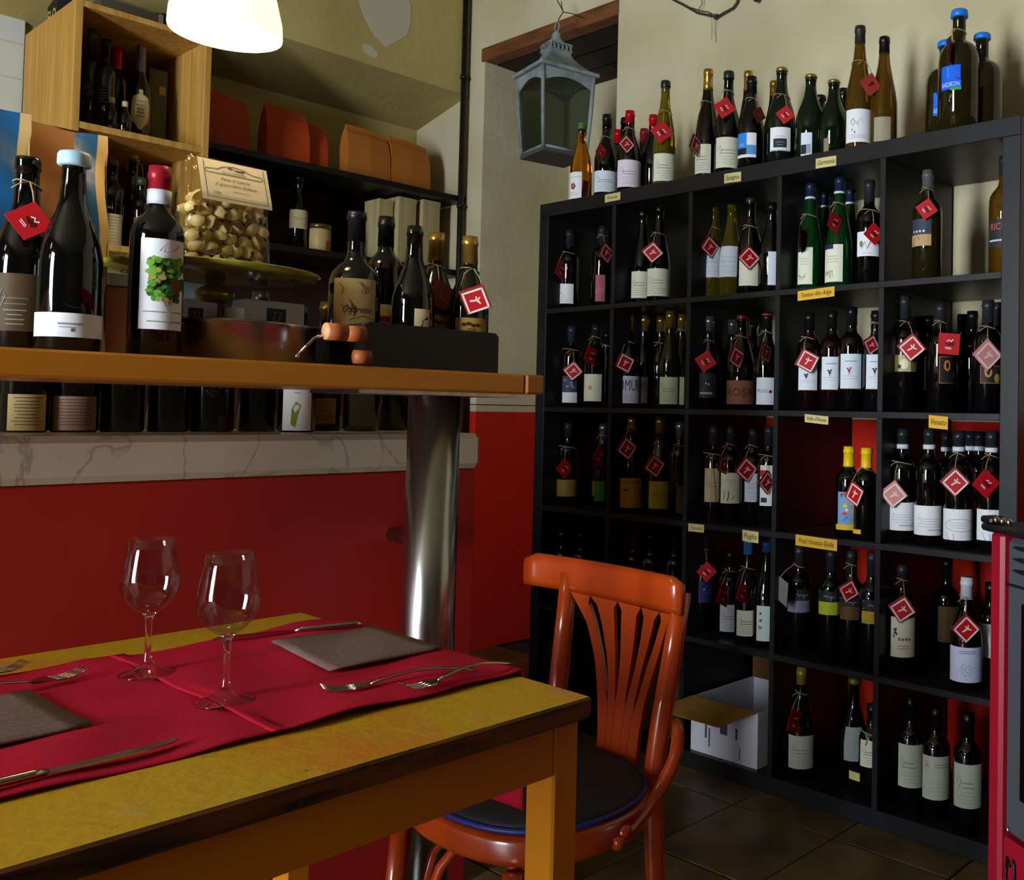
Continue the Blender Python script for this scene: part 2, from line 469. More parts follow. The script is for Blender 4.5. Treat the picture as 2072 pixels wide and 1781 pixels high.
# 2D art primitives -> (verts2d, faces)
def p_rect(u0, u1, v0, v1, n=6):
    vs = []; fs = []
    for i in range(n + 1):
        u = u0 + (u1 - u0) * i / n
        vs += [(u, v0), (u, v1)]
    for i in range(n): fs.append((2 * i, 2 * i + 2, 2 * i + 3, 2 * i + 1))
    return vs, fs
def p_disc(u, v, a, b, n=14):
    return [(u + a * math.cos(2 * PI * i / n), v + b * math.sin(2 * PI * i / n)) for i in range(n)], [tuple(range(n))]
def p_line(pts, w):
    vs = []; fs = []
    for i, p in enumerate(pts):
        a = pts[max(i - 1, 0)]; b = pts[min(i + 1, len(pts) - 1)]
        dx, dy = b[0] - a[0], b[1] - a[1]; L = math.hypot(dx, dy) or 1
        nx, ny = -dy / L * w / 2, dx / L * w / 2
        vs += [(p[0] + nx, p[1] + ny), (p[0] - nx, p[1] - ny)]
    for i in range(len(pts) - 1): fs.append((2 * i, 2 * i + 2, 2 * i + 3, 2 * i + 1))
    return vs, fs
def p_ring(u, v, a, b, w, t0=0.0, t1=1.0, n=20):
    return p_line([(u + a * math.cos(2 * PI * (t0 + (t1 - t0) * i / n)), v + b * math.sin(2 * PI * (t0 + (t1 - t0) * i / n))) for i in range(n + 1)], w)
def p_text(s, u, v, h, maxw=None, shear=0.0, rot=0.0):
    """text centred at u, baseline v"""
    vs, fs = text_mesh(s)
    x0 = min(p[0] for p in vs); x1 = max(p[0] for p in vs)
    k = h / 0.7
    kx = k
    if maxw and (x1 - x0) * k > maxw: kx = maxw / (x1 - x0)
    cx = (x0 + x1) / 2
    c, s_ = math.cos(rot), math.sin(rot)
    out = []
    for p in vs:
        a, b = (p[0] - cx) * kx + p[1] * k * shear, p[1] * k
        out.append((u + a * c - b * s_, v + a * s_ + b * c))
    return out, fs
BOTTLES = [
 (0.162, 0.05, 1.841, 0.2811, -0.71, 'cider', 'amber', None, [(-2.27, -0.63, 0.004, 0.0991, 'white', 'flower')], [], 'clear bottle of amber liquid with white flower label, leftmost on top of the black shelf', 'shelf'),
 (0.282, 0.06, 1.841, 0.2943, -0.736, 'burgundy', 'black', ('black', 0.16), [(-1.94, 0.42, 0.0138, 0.088, 'coolwhite', 'lines')], [(0.0282, -0.0486, 0.1511, 0.0186, 0.0291, 30, 'r')], 'dark bottle with black capsule and bluish white label above the Francia card', 'shelf'),
 (0.387, 0.07, 1.841, 0.2908, -0.759, 'burgundy', 'black', ('red', 0.15), [(-1.9, 0.51, 0.0191, 0.1124, 'pink', 'lines')], [(0.0311, -0.045, 0.1627, 0.026, 0.0336, 40, 'b')], 'dark bottle with shiny red capsule and pale pink label on top of the shelf', 'shelf'),
 (0.145, 0.24, 1.841, 0.308, -0.747, 'burgundy', 'black', ('red', 0.17), [], [], 'red-capped bottle half hidden behind the pink-labelled bottle, its left one', 'shelf'),
 (0.257, 0.17, 1.841, 0.315, -0.754, 'burgundy', 'black', ('black', 0.16), [], [], 'black-capped bottle squeezed behind the pink-labelled bottle on the shelf top', 'shelf'),
 (0.306, 0.22, 1.841, 0.2793, -0.775, 'burgundy', 'black', ('darkred', 0.18), [], [], 'dull dark red capped bottle in the gap right of the pink-labelled bottle', 'shelf'),
 (0.432, 0.14, 1.841, 0.2865, -0.784, 'burgundy', 'black', ('red', 0.15), [], [], 'bright red capped bottle standing behind the tall olive bottle', 'shelf'),
 (0.565, 0.06, 1.841, 0.3566, -0.796, 'rhine', 'olive', ('gunmetal', 0.06), [(-1.82, 0.22, 0.0135, 0.1051, 'cream', 'lines')], [(0.0287, -0.0433, 0.1717, 0.0354, 0.0389, 52, 'r')], 'tall slim olive bottle with cream label, second tag from the lantern side', 'shelf'),
 (0.737, 0.08, 1.841, 0.365, -0.84, 'rhine', 'black', ('gold', 0.19), [(-2.06, -0.51, 0.0189, 0.1127, 'cream', 'lines')], [(0.0077, -0.0616, 0.1037, 0.02, 0.0362, 25, 'b')], 'tall gold-capped bottle with cream label turned left on the shelf top', 'shelf'),
 (0.842, 0.06, 1.841, 0.3307, -0.862, 'burgundyt', 'black', ('darkgreen', 0.07), [(-1.91, 0.27, 0.0167, 0.1126, 'cream', 'lines')], [(0.0255, -0.048, 0.1999, 0.0348, 0.0352, 55, 'r')], 'dark bottle with dark green cap and wide cream label above the Spagna card', 'shelf'),
 (0.807, 0.2, 1.841, 0.3796, -0.883, 'rhine', 'black', ('gold', 0.18), [], [], 'gold-capped bottle peeping out behind the blue and white labelled bottle', 'shelf'),
 (0.936, 0.06, 1.841, 0.2942, -0.886, 'burgundyt', 'black', ('black', 0.18), [(-2.08, -0.47, 0.0345, 0.1104, 'white', 'bluecheck')], [(0.0519, -0.026, 0.1623, 0.0191, 0.027, -35, 'd')], 'dark bottle with blue and white checked label and dim brown tag', 'shelf'),
 (0.916, 0.2, 1.841, 0.3247, -0.91, 'rhine', 'black', ('gold', 0.16), [], [], 'gold-capped bottle almost hidden behind the red-tagged sparkling bottle', 'shelf'),
 (1.045, 0.07, 1.841, 0.3021, -0.918, 'champagne', 'darkgreen', ('crown', 0.035), [(-1.7, -0.22, 0.0388, 0.1102, 'white', 'darkbox')], [(0.0436, -0.0371, 0.1438, 0.0294, 0.0294, 52, 'r')], 'green sparkling bottle with gold crown cap, white label with black box and red tag', 'shelf'),
 (1.154, 0.07, 1.841, 0.2585, -0.949, 'champagne', 'darkgreen', ('crown', 0.035), [(-1.58, -0.82, 0.0071, 0.0754, 'coolwhite', 'darkcorner')], [], 'green sparkling bottle with gold crown cap and half white half black label, no tag', 'shelf'),
 (1.083, 0.22, 1.841, 0.2514, -0.959, 'champagne', 'black', ('black', 0.06), [], [], 'dark bottle whose neck shows between the two untagged green sparkling bottles', 'shelf'),
 (1.223, 0.09, 1.841, 0.234, -0.973, 'champagne', 'darkgreen', ('crown', 0.035), [(-1.63, -1.26, 0.0112, 0.0529, 'beige', 'plain')], [], 'green sparkling bottle with gold crown cap turned to show its bare side', 'shelf'),
 (1.184, 0.2, 1.841, 0.2478, -0.983, 'champagne', 'black', ('brownblack', 0.08), [], [], 'brown-black capped bottle behind the tall amber bottle on the shelf top', 'shelf'),
 (1.324, 0.07, 1.841, 0.3634, -1.0, 'rhine', 'brown', ('charcoal', 0.13), [(-2.09, 0.13, 0.0216, 0.1155, 'white', 'script')], [(0.0542, -0.0258, 0.1796, 0.0277, 0.0346, -40, 'f')], 'tall slim brown bottle with large white label and faded red tag', 'shelf'),
 (1.387, 0.1, 1.841, 0.3273, -1.026, 'rhine', 'brown', ('black', 0.14), [(-1.73, -0.48, 0.0213, 0.0896, 'greybeige', 'plain')], [], 'tall slim brown bottle with dim beige label turned away, right of the faded tag', 'shelf'),
 (1.549, 0.16, 1.841, 0.2969, -1.089, 'magnum', 'bronze', ('blue', 0.05), [(-1.69, -1.26, 0.076, 0.14, 'blue', 'sun')], [], 'blue-capped magnum half hidden behind the left side of the front one', 'shelf'),
 (1.625, 0.09, 1.841, 0.3415, -1.103, 'magnum', 'bronze', ('blue', 0.055), [(-2.01, -0.98, 0.1147, 0.1776, 'blue', 'sun')], [(0.0094, -0.0703, 0.2126, 0.0035, 0.0284, 60, 'e')], 'front blue-capped magnum with bright blue sun label and green stripe', 'shelf'),
 (1.654, 0.17, 1.841, 0.2966, -1.126, 'magnum', 'bronze', ('blue', 0.05), [], [], 'blue-capped magnum behind the front one on its right side', 'shelf'),
 (0.049, 0.1, 1.4576, 0.2994, -0.7, 'bordeaux', 'black', ('charcoal', 0.2), [(-2.26, -0.2, 0.0261, 0.0984, 'white', 'orange')], [(0.0208, -0.0521, 0.1447, 0.0212, 0.0395, 25, 'r')], 'dark bottle with orange script label in the first top compartment of the shelf', 'shelf'),
 (0.228, 0.1, 1.4576, 0.295, -0.734, 'bordeaux', 'black', ('charcoal', 0.2), [(-1.32, -0.41, 0.0231, 0.1175, 'rose', 'swirl')], [(0.0452, -0.0238, 0.1953, 0.0238, 0.0383, 30, 'b')], 'dark bottle with rose label and bordered tag against the first shelf divider', 'shelf'),
 (0.198, 0.17, 1.4576, 0.2899, -0.743, 'bordeaux', 'black', ('charcoal', 0.2), [(-1.41, -0.09, 0.0412, 0.1414, 'rose', 'swirl')], [], 'rose-labelled bottle standing behind its twin at the first shelf divider', 'shelf'),
 (0.43, 0.1, 1.4576, 0.325, -0.775, 'rhine', 'black', ('black', 0.05), [(-1.81, -0.08, 0.0228, 0.1138, 'cream', 'lines')], [], 'left slim bottle with cream label in the second top compartment', 'shelf'),
 (0.53, 0.08, 1.4576, 0.325, -0.792, 'rhine', 'black', ('black', 0.05), [(-1.97, 0.29, 0.0212, 0.1133, 'cream', 'lines')], [(0.0205, -0.0514, 0.165, 0.0356, 0.0376, 48, 'b')], 'slim bottle with cream label and bordered tag in the second top compartment', 'shelf'),
 (0.749, 0.11, 1.4576, 0.3023, -0.85, 'rhine', 'olive', None, [(-1.97, -0.14, 0.071, 0.1711, 'coolwhite', 'text')], [(0.0235, -0.0473, 0.1672, 0.0272, 0.0378, 35, 'b')], 'capless green-necked bottle with white label and bordered tag, left in third top compartment', 'shelf'),
 (0.831, 0.1, 1.4576, 0.3002, -0.868, 'rhine', 'olive', None, [(-2.05, -0.13, 0.0652, 0.1634, 'coolwhite', 'text')], [], 'capless green-necked bottle with white label and no tag in third top compartment', 'shelf'),
 (0.925, 0.08, 1.4576, 0.3052, -0.888, 'burgundyt', 'black', ('gunmetal', 0.05), [(-1.79, -0.21, 0.0281, 0.1253, 'cream', 'plain')], [(0.0305, -0.0435, 0.1127, 0.0329, 0.0392, 42, 'b')], 'dark bottle with plain cream label under a large bordered tag', 'shelf'),
 (0.993, 0.1, 1.4576, 0.2867, -0.91, 'burgundyt', 'black', ('black', 0.08), [(-1.14, -0.09, 0.0275, 0.1299, 'coolwhite', 'plain')], [], 'dark bottle cut off by the divider right of the large bordered tag', 'shelf'),
 (1.138, 0.1, 1.4576, 0.325, -0.95, 'rhine', 'green', ('navyband', 0.14), [(-1.98, -0.72, 0.0203, 0.1298, 'cream', 'sketch')], [(0.0087, -0.0565, 0.1509, 0.0066, 0.0406, 12, 'e')], 'green bottle with navy white-ringed capsule and edge-on tag in fourth top compartment', 'shelf'),
 (1.108, 0.22, 1.4576, 0.325, -0.966, 'rhine', 'green', ('navyband', 0.14), [], [], 'navy-capped bottle behind, between the two sketch-labelled green bottles', 'shelf'),
 (1.249, 0.09, 1.4576, 0.325, -0.981, 'rhine', 'green', ('navyband', 0.14), [(-2.39, -0.68, 0.0185, 0.1265, 'cream', 'sketch')], [(0.0176, -0.0496, 0.1867, 0.0192, 0.031, 22, 'r')], 'green bottle with sketch label and small red tag under the Germany card', 'shelf'),
 (1.215, 0.2, 1.4576, 0.3173, -0.992, 'rhine', 'green', ('navyband', 0.14), [], [], 'navy-capped green bottle rearmost to the right in fourth top compartment', 'shelf'),
 (1.332, 0.12, 1.4576, 0.3134, -1.012, 'bordeaux', 'black', ('charcoal', 0.2), [(-2.05, -0.17, 0.0896, 0.1601, 'white', 'leaf')], [(0.0389, -0.0341, 0.1507, 0.0279, 0.0335, 40, 'r')], 'dark bottle with white leaf label pressed against the last divider, top row', 'shelf'),
 (1.542, 0.08, 1.4576, 0.3035, -1.072, 'bordeauxt', 'bronze', ('grey', 0.16), [(-2.36, -0.81, 0.093, 0.1659, 'slate', 'antelope')], [(0.0229, -0.0468, 0.1883, 0.0346, 0.0302, 55, 'r')], 'single tall bottle with grey and tan label under a big red tag, last top compartment', 'shelf'),
 (1.755, 0.1, 1.4576, 0.3147, -1.15, 'bordeauxt', 'brown', ('charcoal', 0.16), [(-2.44, -0.12, 0.0719, 0.1453, 'smoke', 'redname')], [], 'amber-brown bottle with red lettering cut off by the right shelf side', 'shelf'),
 (0.075, 0.1, 1.1053, 0.2959, -0.705, 'bordeaux', 'black', ('slate', 0.2), [(-1.63, -0.11, 0.0543, 0.1134, 'slate', 'cloud'), (-1.58, -0.07, 0.0168, 0.0543, 'coolwhite', 'plain')], [(0.0415, -0.0276, 0.1329, 0.0373, 0.0375, 50, 'b')], 'bottle with half slate half white label and bordered tag, second row first compartment', 'shelf'),
 (0.217, 0.09, 1.1053, 0.2944, -0.73, 'bordeaux', 'black', ('gunmetal', 0.2), [(-2.29, -0.08, 0.0227, 0.1183, 'cream', 'oflower')], [(0.0274, -0.0436, 0.1819, 0.0236, 0.0381, 20, 'r')], 'bottle with cream label and small orange flower, second row first compartment', 'shelf'),
 (0.131, 0.22, 1.1053, 0.2833, -0.741, 'bordeaux', 'black', ('black', 0.18), [], [(0.0366, -0.0334, 0.172, 0.0066, 0.0272, 8, 'r')], 'dark bottle wedged at the back against the first divider, second row', 'shelf'),
 (0.386, 0.09, 1.1053, 0.325, -0.764, 'burgundyt', 'black', ('gold', 0.17), [(-1.88, 0.36, 0.017, 0.1096, 'lavender', 'green')], [(0.0289, -0.0464, 0.1542, 0.0305, 0.0369, 25, 'b')], 'gold-capped bottle with big green letters and bordered tag, second row', 'shelf'),
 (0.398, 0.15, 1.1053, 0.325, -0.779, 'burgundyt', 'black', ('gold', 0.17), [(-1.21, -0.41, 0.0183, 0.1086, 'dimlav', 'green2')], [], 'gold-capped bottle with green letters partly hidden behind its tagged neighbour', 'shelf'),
 (0.43, 0.2, 1.1053, 0.325, -0.796, 'burgundyt', 'black', ('gold', 0.17), [], [(0.0395, -0.0355, 0.1494, 0.0078, 0.0308, 10, 'e')], 'gold-capped bottle at the back, middle of five in the second row', 'shelf'),
 (0.581, 0.09, 1.1053, 0.325, -0.806, 'burgundyt', 'olivedark', ('gold', 0.17), [(-1.65, -0.07, 0.0151, 0.1043, 'paleolive', 'lines')], [], 'gold-capped bottle with pale olive label, left one of the matching pair in second row', 'shelf'),
 (0.595, 0.13, 1.1053, 0.3163, -0.818, 'burgundyt', 'olivedark', ('gold', 0.17), [(-1.45, -0.53, 0.0142, 0.1057, 'paleolive', 'lines')], [(0.0367, -0.0382, 0.1983, 0.0074, 0.0326, 12, 'e')], 'gold-capped bottle with pale olive label against the second divider', 'shelf'),
 (0.754, 0.09, 1.1053, 0.2975, -0.847, 'burgundy', 'black', ('silver', 0.16), [(-1.78, -0.21, 0.0367, 0.1166, 'dark', 'zline')], [(0.0283, -0.0464, 0.1519, 0.0369, 0.0359, 55, 'r')], 'silver-capped bottle with charcoal label and plain red tag, second row third compartment', 'shelf'),
 (0.785, 0.17, 1.1053, 0.2928, -0.871, 'burgundy', 'black', ('silver', 0.16), [], [], 'silver-capped bottle behind, left of the burgundy-topped one', 'shelf'),
 (0.898, 0.08, 1.1053, 0.2942, -0.881, 'champagne', 'black', ('burgundy', 0.045), [(-2.21, 0.68, 0.0173, 0.09, 'tan', 'rosa')], [(0.0237, -0.053, 0.1603, 0.0233, 0.0362, 25, 'b')], 'stout bottle with burgundy wax top and tan label in the second row', 'shelf'),
 (0.872, 0.17, 1.1053, 0.2824, -0.893, 'burgundy', 'black', ('silver', 0.16), [], [], 'silver-capped bottle behind, right of the burgundy-topped one', 'shelf'),
 (0.998, 0.08, 1.1053, 0.2961, -0.907, 'burgundy', 'black', ('redring', 0.17), [(-1.67, -0.26, 0.0166, 0.0982, 'coolwhite', 'musc')], [(0.0299, -0.0445, 0.1732, 0.0161, 0.0325, 18, 'b')], 'dark bottle with thin red ring on its cap and white label beside the divider', 'shelf'),
 (1.156, 0.08, 1.1053, 0.288, -0.952, 'bordeaux', 'rosso', ('black', 0.18), [(-1.84, -0.25, 0.0595, 0.1385, 'coolwhite', 'crest')], [(0.0243, -0.0435, 0.145, 0.0364, 0.0372, 28, 'b')], 'white-labelled bottle under the large bordered tag above the Aosta card', 'shelf'),
 (1.224, 0.1, 1.1053, 0.2923, -0.976, 'bordeaux', 'rosso', ('black', 0.18), [(-1.83, -0.22, 0.0614, 0.1568, 'coolwhite', 'crest')], [], 'white-labelled crest bottle second of four above the Aosta card', 'shelf'),
 (1.304, 0.08, 1.1053, 0.2975, -0.996, 'bordeaux', 'black', ('black', 0.18), [(-1.89, -0.17, 0.0634, 0.1622, 'coolwhite', 'crestr')], [], 'white-labelled bottle with red crest, third of four above the Aosta card', 'shelf'),
 (1.38, 0.09, 1.1053, 0.2832, -1.021, 'bordeaux', 'black', ('black', 0.18), [(-1.79, -0.21, 0.0622, 0.1595, 'coolwhite', 'crest')], [(0.0144, -0.0492, 0.186, 0.0211, 0.03, 60, 'b')], 'white-labelled bottle cut off by the last divider, second row', 'shelf'),
 (1.465, 0.1, 1.1053, 0.3209, -1.051, 'bordeaux', 'black', ('charcoal', 0.2), [(-2.13, 0.09, 0.1109, 0.1567, 'paleyellow', 'circle')], [(0.0407, -0.0338, 0.1762, 0.0402, 0.0402, 50, 'b')], 'dark bottle with pale label band, long twine and bordered tag above the Veneto card', 'shelf'),
 (1.473, 0.22, 1.1053, 0.2766, -1.075, 'bordeaux', 'black', ('black', 0.18), [(-1.33, -0.96, 0.0633, 0.1595, 'cream', 'plain')], [], 'bottle with a sliver of cream label behind, above the Veneto card', 'shelf'),
 (1.565, 0.12, 1.1053, 0.2966, -1.087, 'bordeaux', 'black', ('charcoal', 0.2), [(-1.16, 0.47, 0.0789, 0.1516, 'dark', 'orangebox')], [(0.0426, -0.0335, 0.1838, 0.0275, 0.0303, 4, 'r')], 'dark bottle with orange-framed label and square red tag, last compartment second row', 'shelf'),
 (1.556, 0.27, 1.1053, 0.2814, -1.11, 'bordeaux', 'black', ('black', 0.18), [], [], 'black bottle at the back seen against the white wall, left one of two', 'shelf'),
 (1.596, 0.25, 1.1053, 0.2866, -1.12, 'bordeaux', 'black', ('black', 0.18), [], [], 'black bottle at the back seen against the white wall, right one of two', 'shelf'),
 (1.713, 0.1, 1.1053, 0.2944, -1.135, 'bordeaux', 'black', ('charcoal', 0.2), [(-1.63, -0.12, 0.0772, 0.1228, 'dark', 'orangebox')], [(0.0201, -0.0453, 0.1499, 0.0344, 0.0429, 45, 'p')], 'dark bottle with orange-framed label and pale pink tag at the right shelf side', 'shelf'),
 (1.694, 0.2, 1.1053, 0.3001, -1.145, 'bordeaux', 'black', ('charcoal', 0.2), [], [], 'dark bottle behind the pale pink tag at the right shelf side', 'shelf'),
 (0.069, 0.1, 0.753, 0.2952, -0.704, 'bordeaux', 'black', ('charcoal', 0.18), [(-2.05, 0.86, 0.03, 0.0906, 'ochre', 'plain')], [(0.0313, -0.0397, 0.1322, 0.0291, 0.0391, 42, 'r')], 'dark bottle with ochre label band in the third row first compartment', 'shelf'),
 (0.257, 0.1, 0.753, 0.2954, -0.74, 'bordeaux', 'black', ('silver', 0.2), [(-1.89, -1.56, 0.0443, 0.0958, 'ochre', 'plain'), (-1.55, -0.51, 0.0254, 0.0959, 'leafgreen', 'plain')], [(0.0291, -0.0415, 0.1826, 0.025, 0.0413, 38, 'r')], 'silver-capped bottle with green label against the first divider, third row', 'shelf'),
 (0.409, 0.09, 0.753, 0.325, -0.768, 'burgundyt', 'black', ('gold', 0.17), [(-1.78, 0.35, 0.0154, 0.1154, 'ochreorange', 'birds')], [(0.0268, -0.0485, 0.2175, 0.0318, 0.0416, 35, 'b')], 'gold-capped bottle with ochre bird label and bordered tag, third row', 'shelf'),
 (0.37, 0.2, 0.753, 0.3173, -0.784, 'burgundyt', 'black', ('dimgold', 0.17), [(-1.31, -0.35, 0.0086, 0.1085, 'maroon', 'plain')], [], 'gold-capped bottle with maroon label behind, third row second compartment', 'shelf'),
 (0.543, 0.09, 0.753, 0.325, -0.797, 'burgundyt', 'black', ('gold', 0.17), [(-1.7, 0.2, 0.0221, 0.113, 'mustard', 'lines')], [(0.0254, -0.0493, 0.1655, 0.0324, 0.0406, 35, 'b')], 'gold-capped bottle with mustard label and low bordered tag, third row', 'shelf'),
 (0.626, 0.1, 0.753, 0.3095, -0.818, 'bordeaux', 'black', ('silver', 0.18), [(-1.06, 0.09, 0.013, 0.1011, 'brownlabel', 'plain')], [(0.0328, -0.0371, 0.1531, 0.0131, 0.0481, 12, 'b')], 'silver-capped bottle cut by the second divider, third row', 'shelf'),
 (0.783, 0.09, 0.753, 0.2989, -0.854, 'bordeaux', 'black', ('charcoal', 0.2), [(-1.64, -0.13, 0.0614, 0.1668, 'parchment', 'lines')], [(0.035, -0.0351, 0.0178, 0.0155, 0.0309, 8, 'd')], 'bottle with tall parchment label, first of four in third row third compartment', 'shelf'),
 (0.855, 0.09, 0.753, 0.299, -0.872, 'bordeaux', 'black', ('charcoal', 0.2), [(-1.77, -0.04, 0.0619, 0.1566, 'cream', 'hiker')], [(0.0145, -0.0525, 0.1813, 0.0166, 0.0305, 18, 'b')], 'bottle with cream sketch label, second of four in third row third compartment', 'shelf'),
 (0.944, 0.09, 0.753, 0.2949, -0.895, 'bordeaux', 'black', ('charcoal', 0.2), [(-1.58, -0.08, 0.0728, 0.1597, 'coolwhite', 'text')], [(0.0152, -0.0513, 0.172, 0.0327, 0.0404, 40, 'b')], 'bottle with white label and large bordered tag in third row third compartment', 'shelf'),
 (0.998, 0.1, 0.753, 0.3031, -0.911, 'bordeaux', 'black', ('charcoal', 0.2), [(-1.65, -0.17, 0.0641, 0.1859, 'white', 'qr')], [(0.0267, -0.0419, 0.1361, 0.0256, 0.0386, 42, 'b')], 'bottle with tall white label and tag cut by the third divider', 'shelf'),
 (1.321, 0.05, 0.753, 0.2533, -0.995, 'bordeauxs', 'black', ('yellow', 0.22), [(-1.85, -0.24, 0.039, 0.1289, 'painted', 'painted'), (-2.07, -0.21, 0.024, 0.039, 'yellowband', 'plain')], [], 'yellow-capped bottle with bright painted label in the nearly empty compartment', 'shelf'),
 (1.373, 0.06, 0.753, 0.2508, -1.013, 'bordeauxs', 'black', ('yellow', 0.22), [(-2.57, -1.37, 0.0162, 0.0284, 'yellowband', 'plain')], [(-0.0011, -0.0584, 0.1278, 0.0245, 0.0365, 28, 'b')], 'yellow-capped bottle turned backwards with bordered tag in the nearly empty compartment', 'shelf'),
 (1.476, 0.08, 0.753, 0.3068, -1.05, 'bordeaux', 'black', ('charcoalband', 0.18), [(-2.35, -0.05, 0.0339, 0.1093, 'white', 'bluewave')], [(0.0044, -0.0545, 0.1322, 0.0373, 0.0384, 50, 'p')], 'wave-labelled bottle with pale pink price tag, third row last compartment', 'shelf'),
 (1.557, 0.08, 0.753, 0.3087, -1.078, 'bordeaux', 'black', ('charcoalband', 0.18), [(-2.59, 0.48, 0.0282, 0.106, 'white', 'bluewave')], [], 'wave-labelled bottle without tag, second from left under the Veneto card', 'shelf'),
 (1.649, 0.07, 0.753, 0.3058, -1.108, 'bordeaux', 'black', ('charcoalband', 0.18), [(-2.66, 0.45, 0.0248, 0.1045, 'white', 'pinkwave')], [(0.0136, -0.0485, 0.176, 0.0368, 0.0393, 45, 'b')], 'wave-labelled bottle with pink and blue swirl and bordered tag', 'shelf'),
 (1.537, 0.22, 0.753, 0.297, -1.095, 'bordeaux', 'black', ('charcoalband', 0.18), [], [], 'ringed dark bottle at the back, left of three behind the wave labels', 'shelf'),
 (1.597, 0.24, 0.753, 0.3026, -1.118, 'bordeaux', 'black', ('charcoalband', 0.18), [], [], 'ringed dark bottle at the back, middle of three behind the wave labels', 'shelf'),
 (1.622, 0.25, 0.753, 0.3032, -1.128, 'bordeaux', 'black', ('charcoalband', 0.18), [], [], 'ringed dark bottle at the back, right of three behind the wave labels', 'shelf'),
 (1.736, 0.08, 0.753, 0.3066, -1.14, 'bordeaux', 'black', ('charcoalband', 0.18), [(-2.3, 0.42, 0.031, 0.1091, 'white', 'pinkwave')], [(0.0087, -0.0505, 0.1754, 0.0317, 0.0385, 42, 'r')], 'wave-labelled bottle with plain red tag next to the stove', 'shelf'),
 (0.047, 0.1, 0.4007, 0.2513, -0.7, 'bordeaux', 'black', ('black', 0.18), [], [], 'dark unlabelled bottle behind the chair rail, fourth row left', 'shelf'),
 (0.131, 0.12, 0.4007, 0.2517, -0.72, 'bordeaux', 'black', ('black', 0.18), [], [], 'second dark bottle behind the chair rail, fourth row left', 'shelf'),
 (0.398, 0.12, 0.4007, 0.2792, -0.773, 'bordeaux', 'black', ('darkred', 0.18), [], [], 'dark bottle with dull red capsule behind the chair rail', 'shelf'),
 (0.504, 0.1, 0.4007, 0.2837, -0.791, 'bordeaux', 'black', ('black', 0.18), [], [], 'dark bottle behind the middle of the chair rail, fourth row', 'shelf'),
 (0.615, 0.1, 0.4007, 0.2954, -0.816, 'bordeaux', 'black', ('brownblack', 0.18), [], [], 'dark brown-capped bottle behind the right end of the chair rail', 'shelf'),
 (0.741, 0.1, 0.4007, 0.3005, -0.846, 'bordeaux', 'black', ('indigo', 0.2), [(-1.32, -0.12, 0.0916, 0.1602, 'indigo', 'heart')], [(0.04, -0.0307, 0.1918, 0.0298, 0.0328, 45, 'r')], 'bottle with indigo label and capsule right beside the chair back', 'shelf'),
 (0.854, 0.1, 0.4007, 0.2614, -0.874, 'bordeaux', 'black', ('black', 0.18), [(-1.81, -0.09, 0.0172, 0.1007, 'greywhite', 'lines')], [(0.0171, -0.0503, 0.1317, 0.0208, 0.0396, 25, 'r')], 'bottle with grey-white label and narrow red tag, fourth row third compartment', 'shelf'),
 (0.949, 0.07, 0.4007, 0.3192, -0.892, 'burgundyt', 'black', ('sky', 0.17), [(-1.77, -0.14, 0.0243, 0.101, 'cream', 'lines')], [(0.0215, -0.0508, 0.1563, 0.0188, 0.034, 25, 'r')], 'sky-blue capped bottle with cream label below the Puglia card', 'shelf'),
 (1.021, 0.07, 0.4007, 0.3199, -0.911, 'burgundyt', 'black', ('skydark', 0.13), [(-1.65, 0.0, 0.0211, 0.1242, 'palegreen', 'scribble')], [], 'bottle with black scribbles on a pale label beside the third divider', 'shelf'),
 (1.142, 0.07, 0.4007, 0.3073, -0.945, 'bordeauxs', 'black', ('charcoal', 0.2), [(-2.06, 0.0, 0.1555, 0.1882, 'dark', 'script2'), (-2.02, 0.03, 0.1215, 0.1555, 'greyfish', 'plain')], [(-0.0095, -0.0673, 0.1836, 0.0142, 0.0398, 8, 'g')], 'script bottle with grey picture and back of a grey tag, fourth row', 'shelf'),
 (1.254, 0.07, 0.4007, 0.3094, -0.978, 'bordeauxs', 'black', ('charcoal', 0.2), [(-2.16, -0.49, 0.1661, 0.1965, 'dark', 'script2'), (-2.12, -0.47, 0.1302, 0.1661, 'lime', 'plain')], [], 'script bottle with lime green picture, fourth row fourth compartment', 'shelf'),
 (1.322, 0.07, 0.4007, 0.3135, -0.999, 'bordeauxs', 'black', ('charcoal', 0.2), [(-1.95, -0.41, 0.1631, 0.1876, 'dark', 'script2'), (-1.93, -0.39, 0.1263, 0.1631, 'rust', 'plain')], [(0.0204, -0.0451, 0.2101, 0.0273, 0.0328, 62, 'b')], 'script bottle with rusty picture and bordered tag, fourth row', 'shelf'),
 (1.397, 0.06, 0.4007, 0.3166, -1.021, 'bordeauxs', 'black', ('charcoal', 0.2), [(-1.85, -0.18, 0.1616, 0.1923, 'dark', 'script2'), (-1.83, -0.16, 0.1283, 0.1616, 'mustard', 'plain')], [], 'script bottle with mustard picture against the last divider, fourth row', 'shelf'),
 (1.481, 0.08, 0.4007, 0.2901, -1.052, 'bordeaux', 'black', ('charcoal', 0.2), [(-1.94, 0.02, 0.0485, 0.1547, 'cream', 'grape')], [(0.0236, -0.0435, 0.1807, 0.0371, 0.0382, 55, 'b')], 'bottle with tall cream grape label and bordered tag, fourth row last compartment', 'shelf'),
 (1.552, 0.2, 0.4007, 0.3017, -1.097, 'bordeauxt', 'black', ('black', 0.18), [(-1.69, -0.11, 0.08, 0.1763, 'brownlabel', 'plain')], [], 'dark bottle with dim brown label behind the spiral-labelled one', 'shelf'),
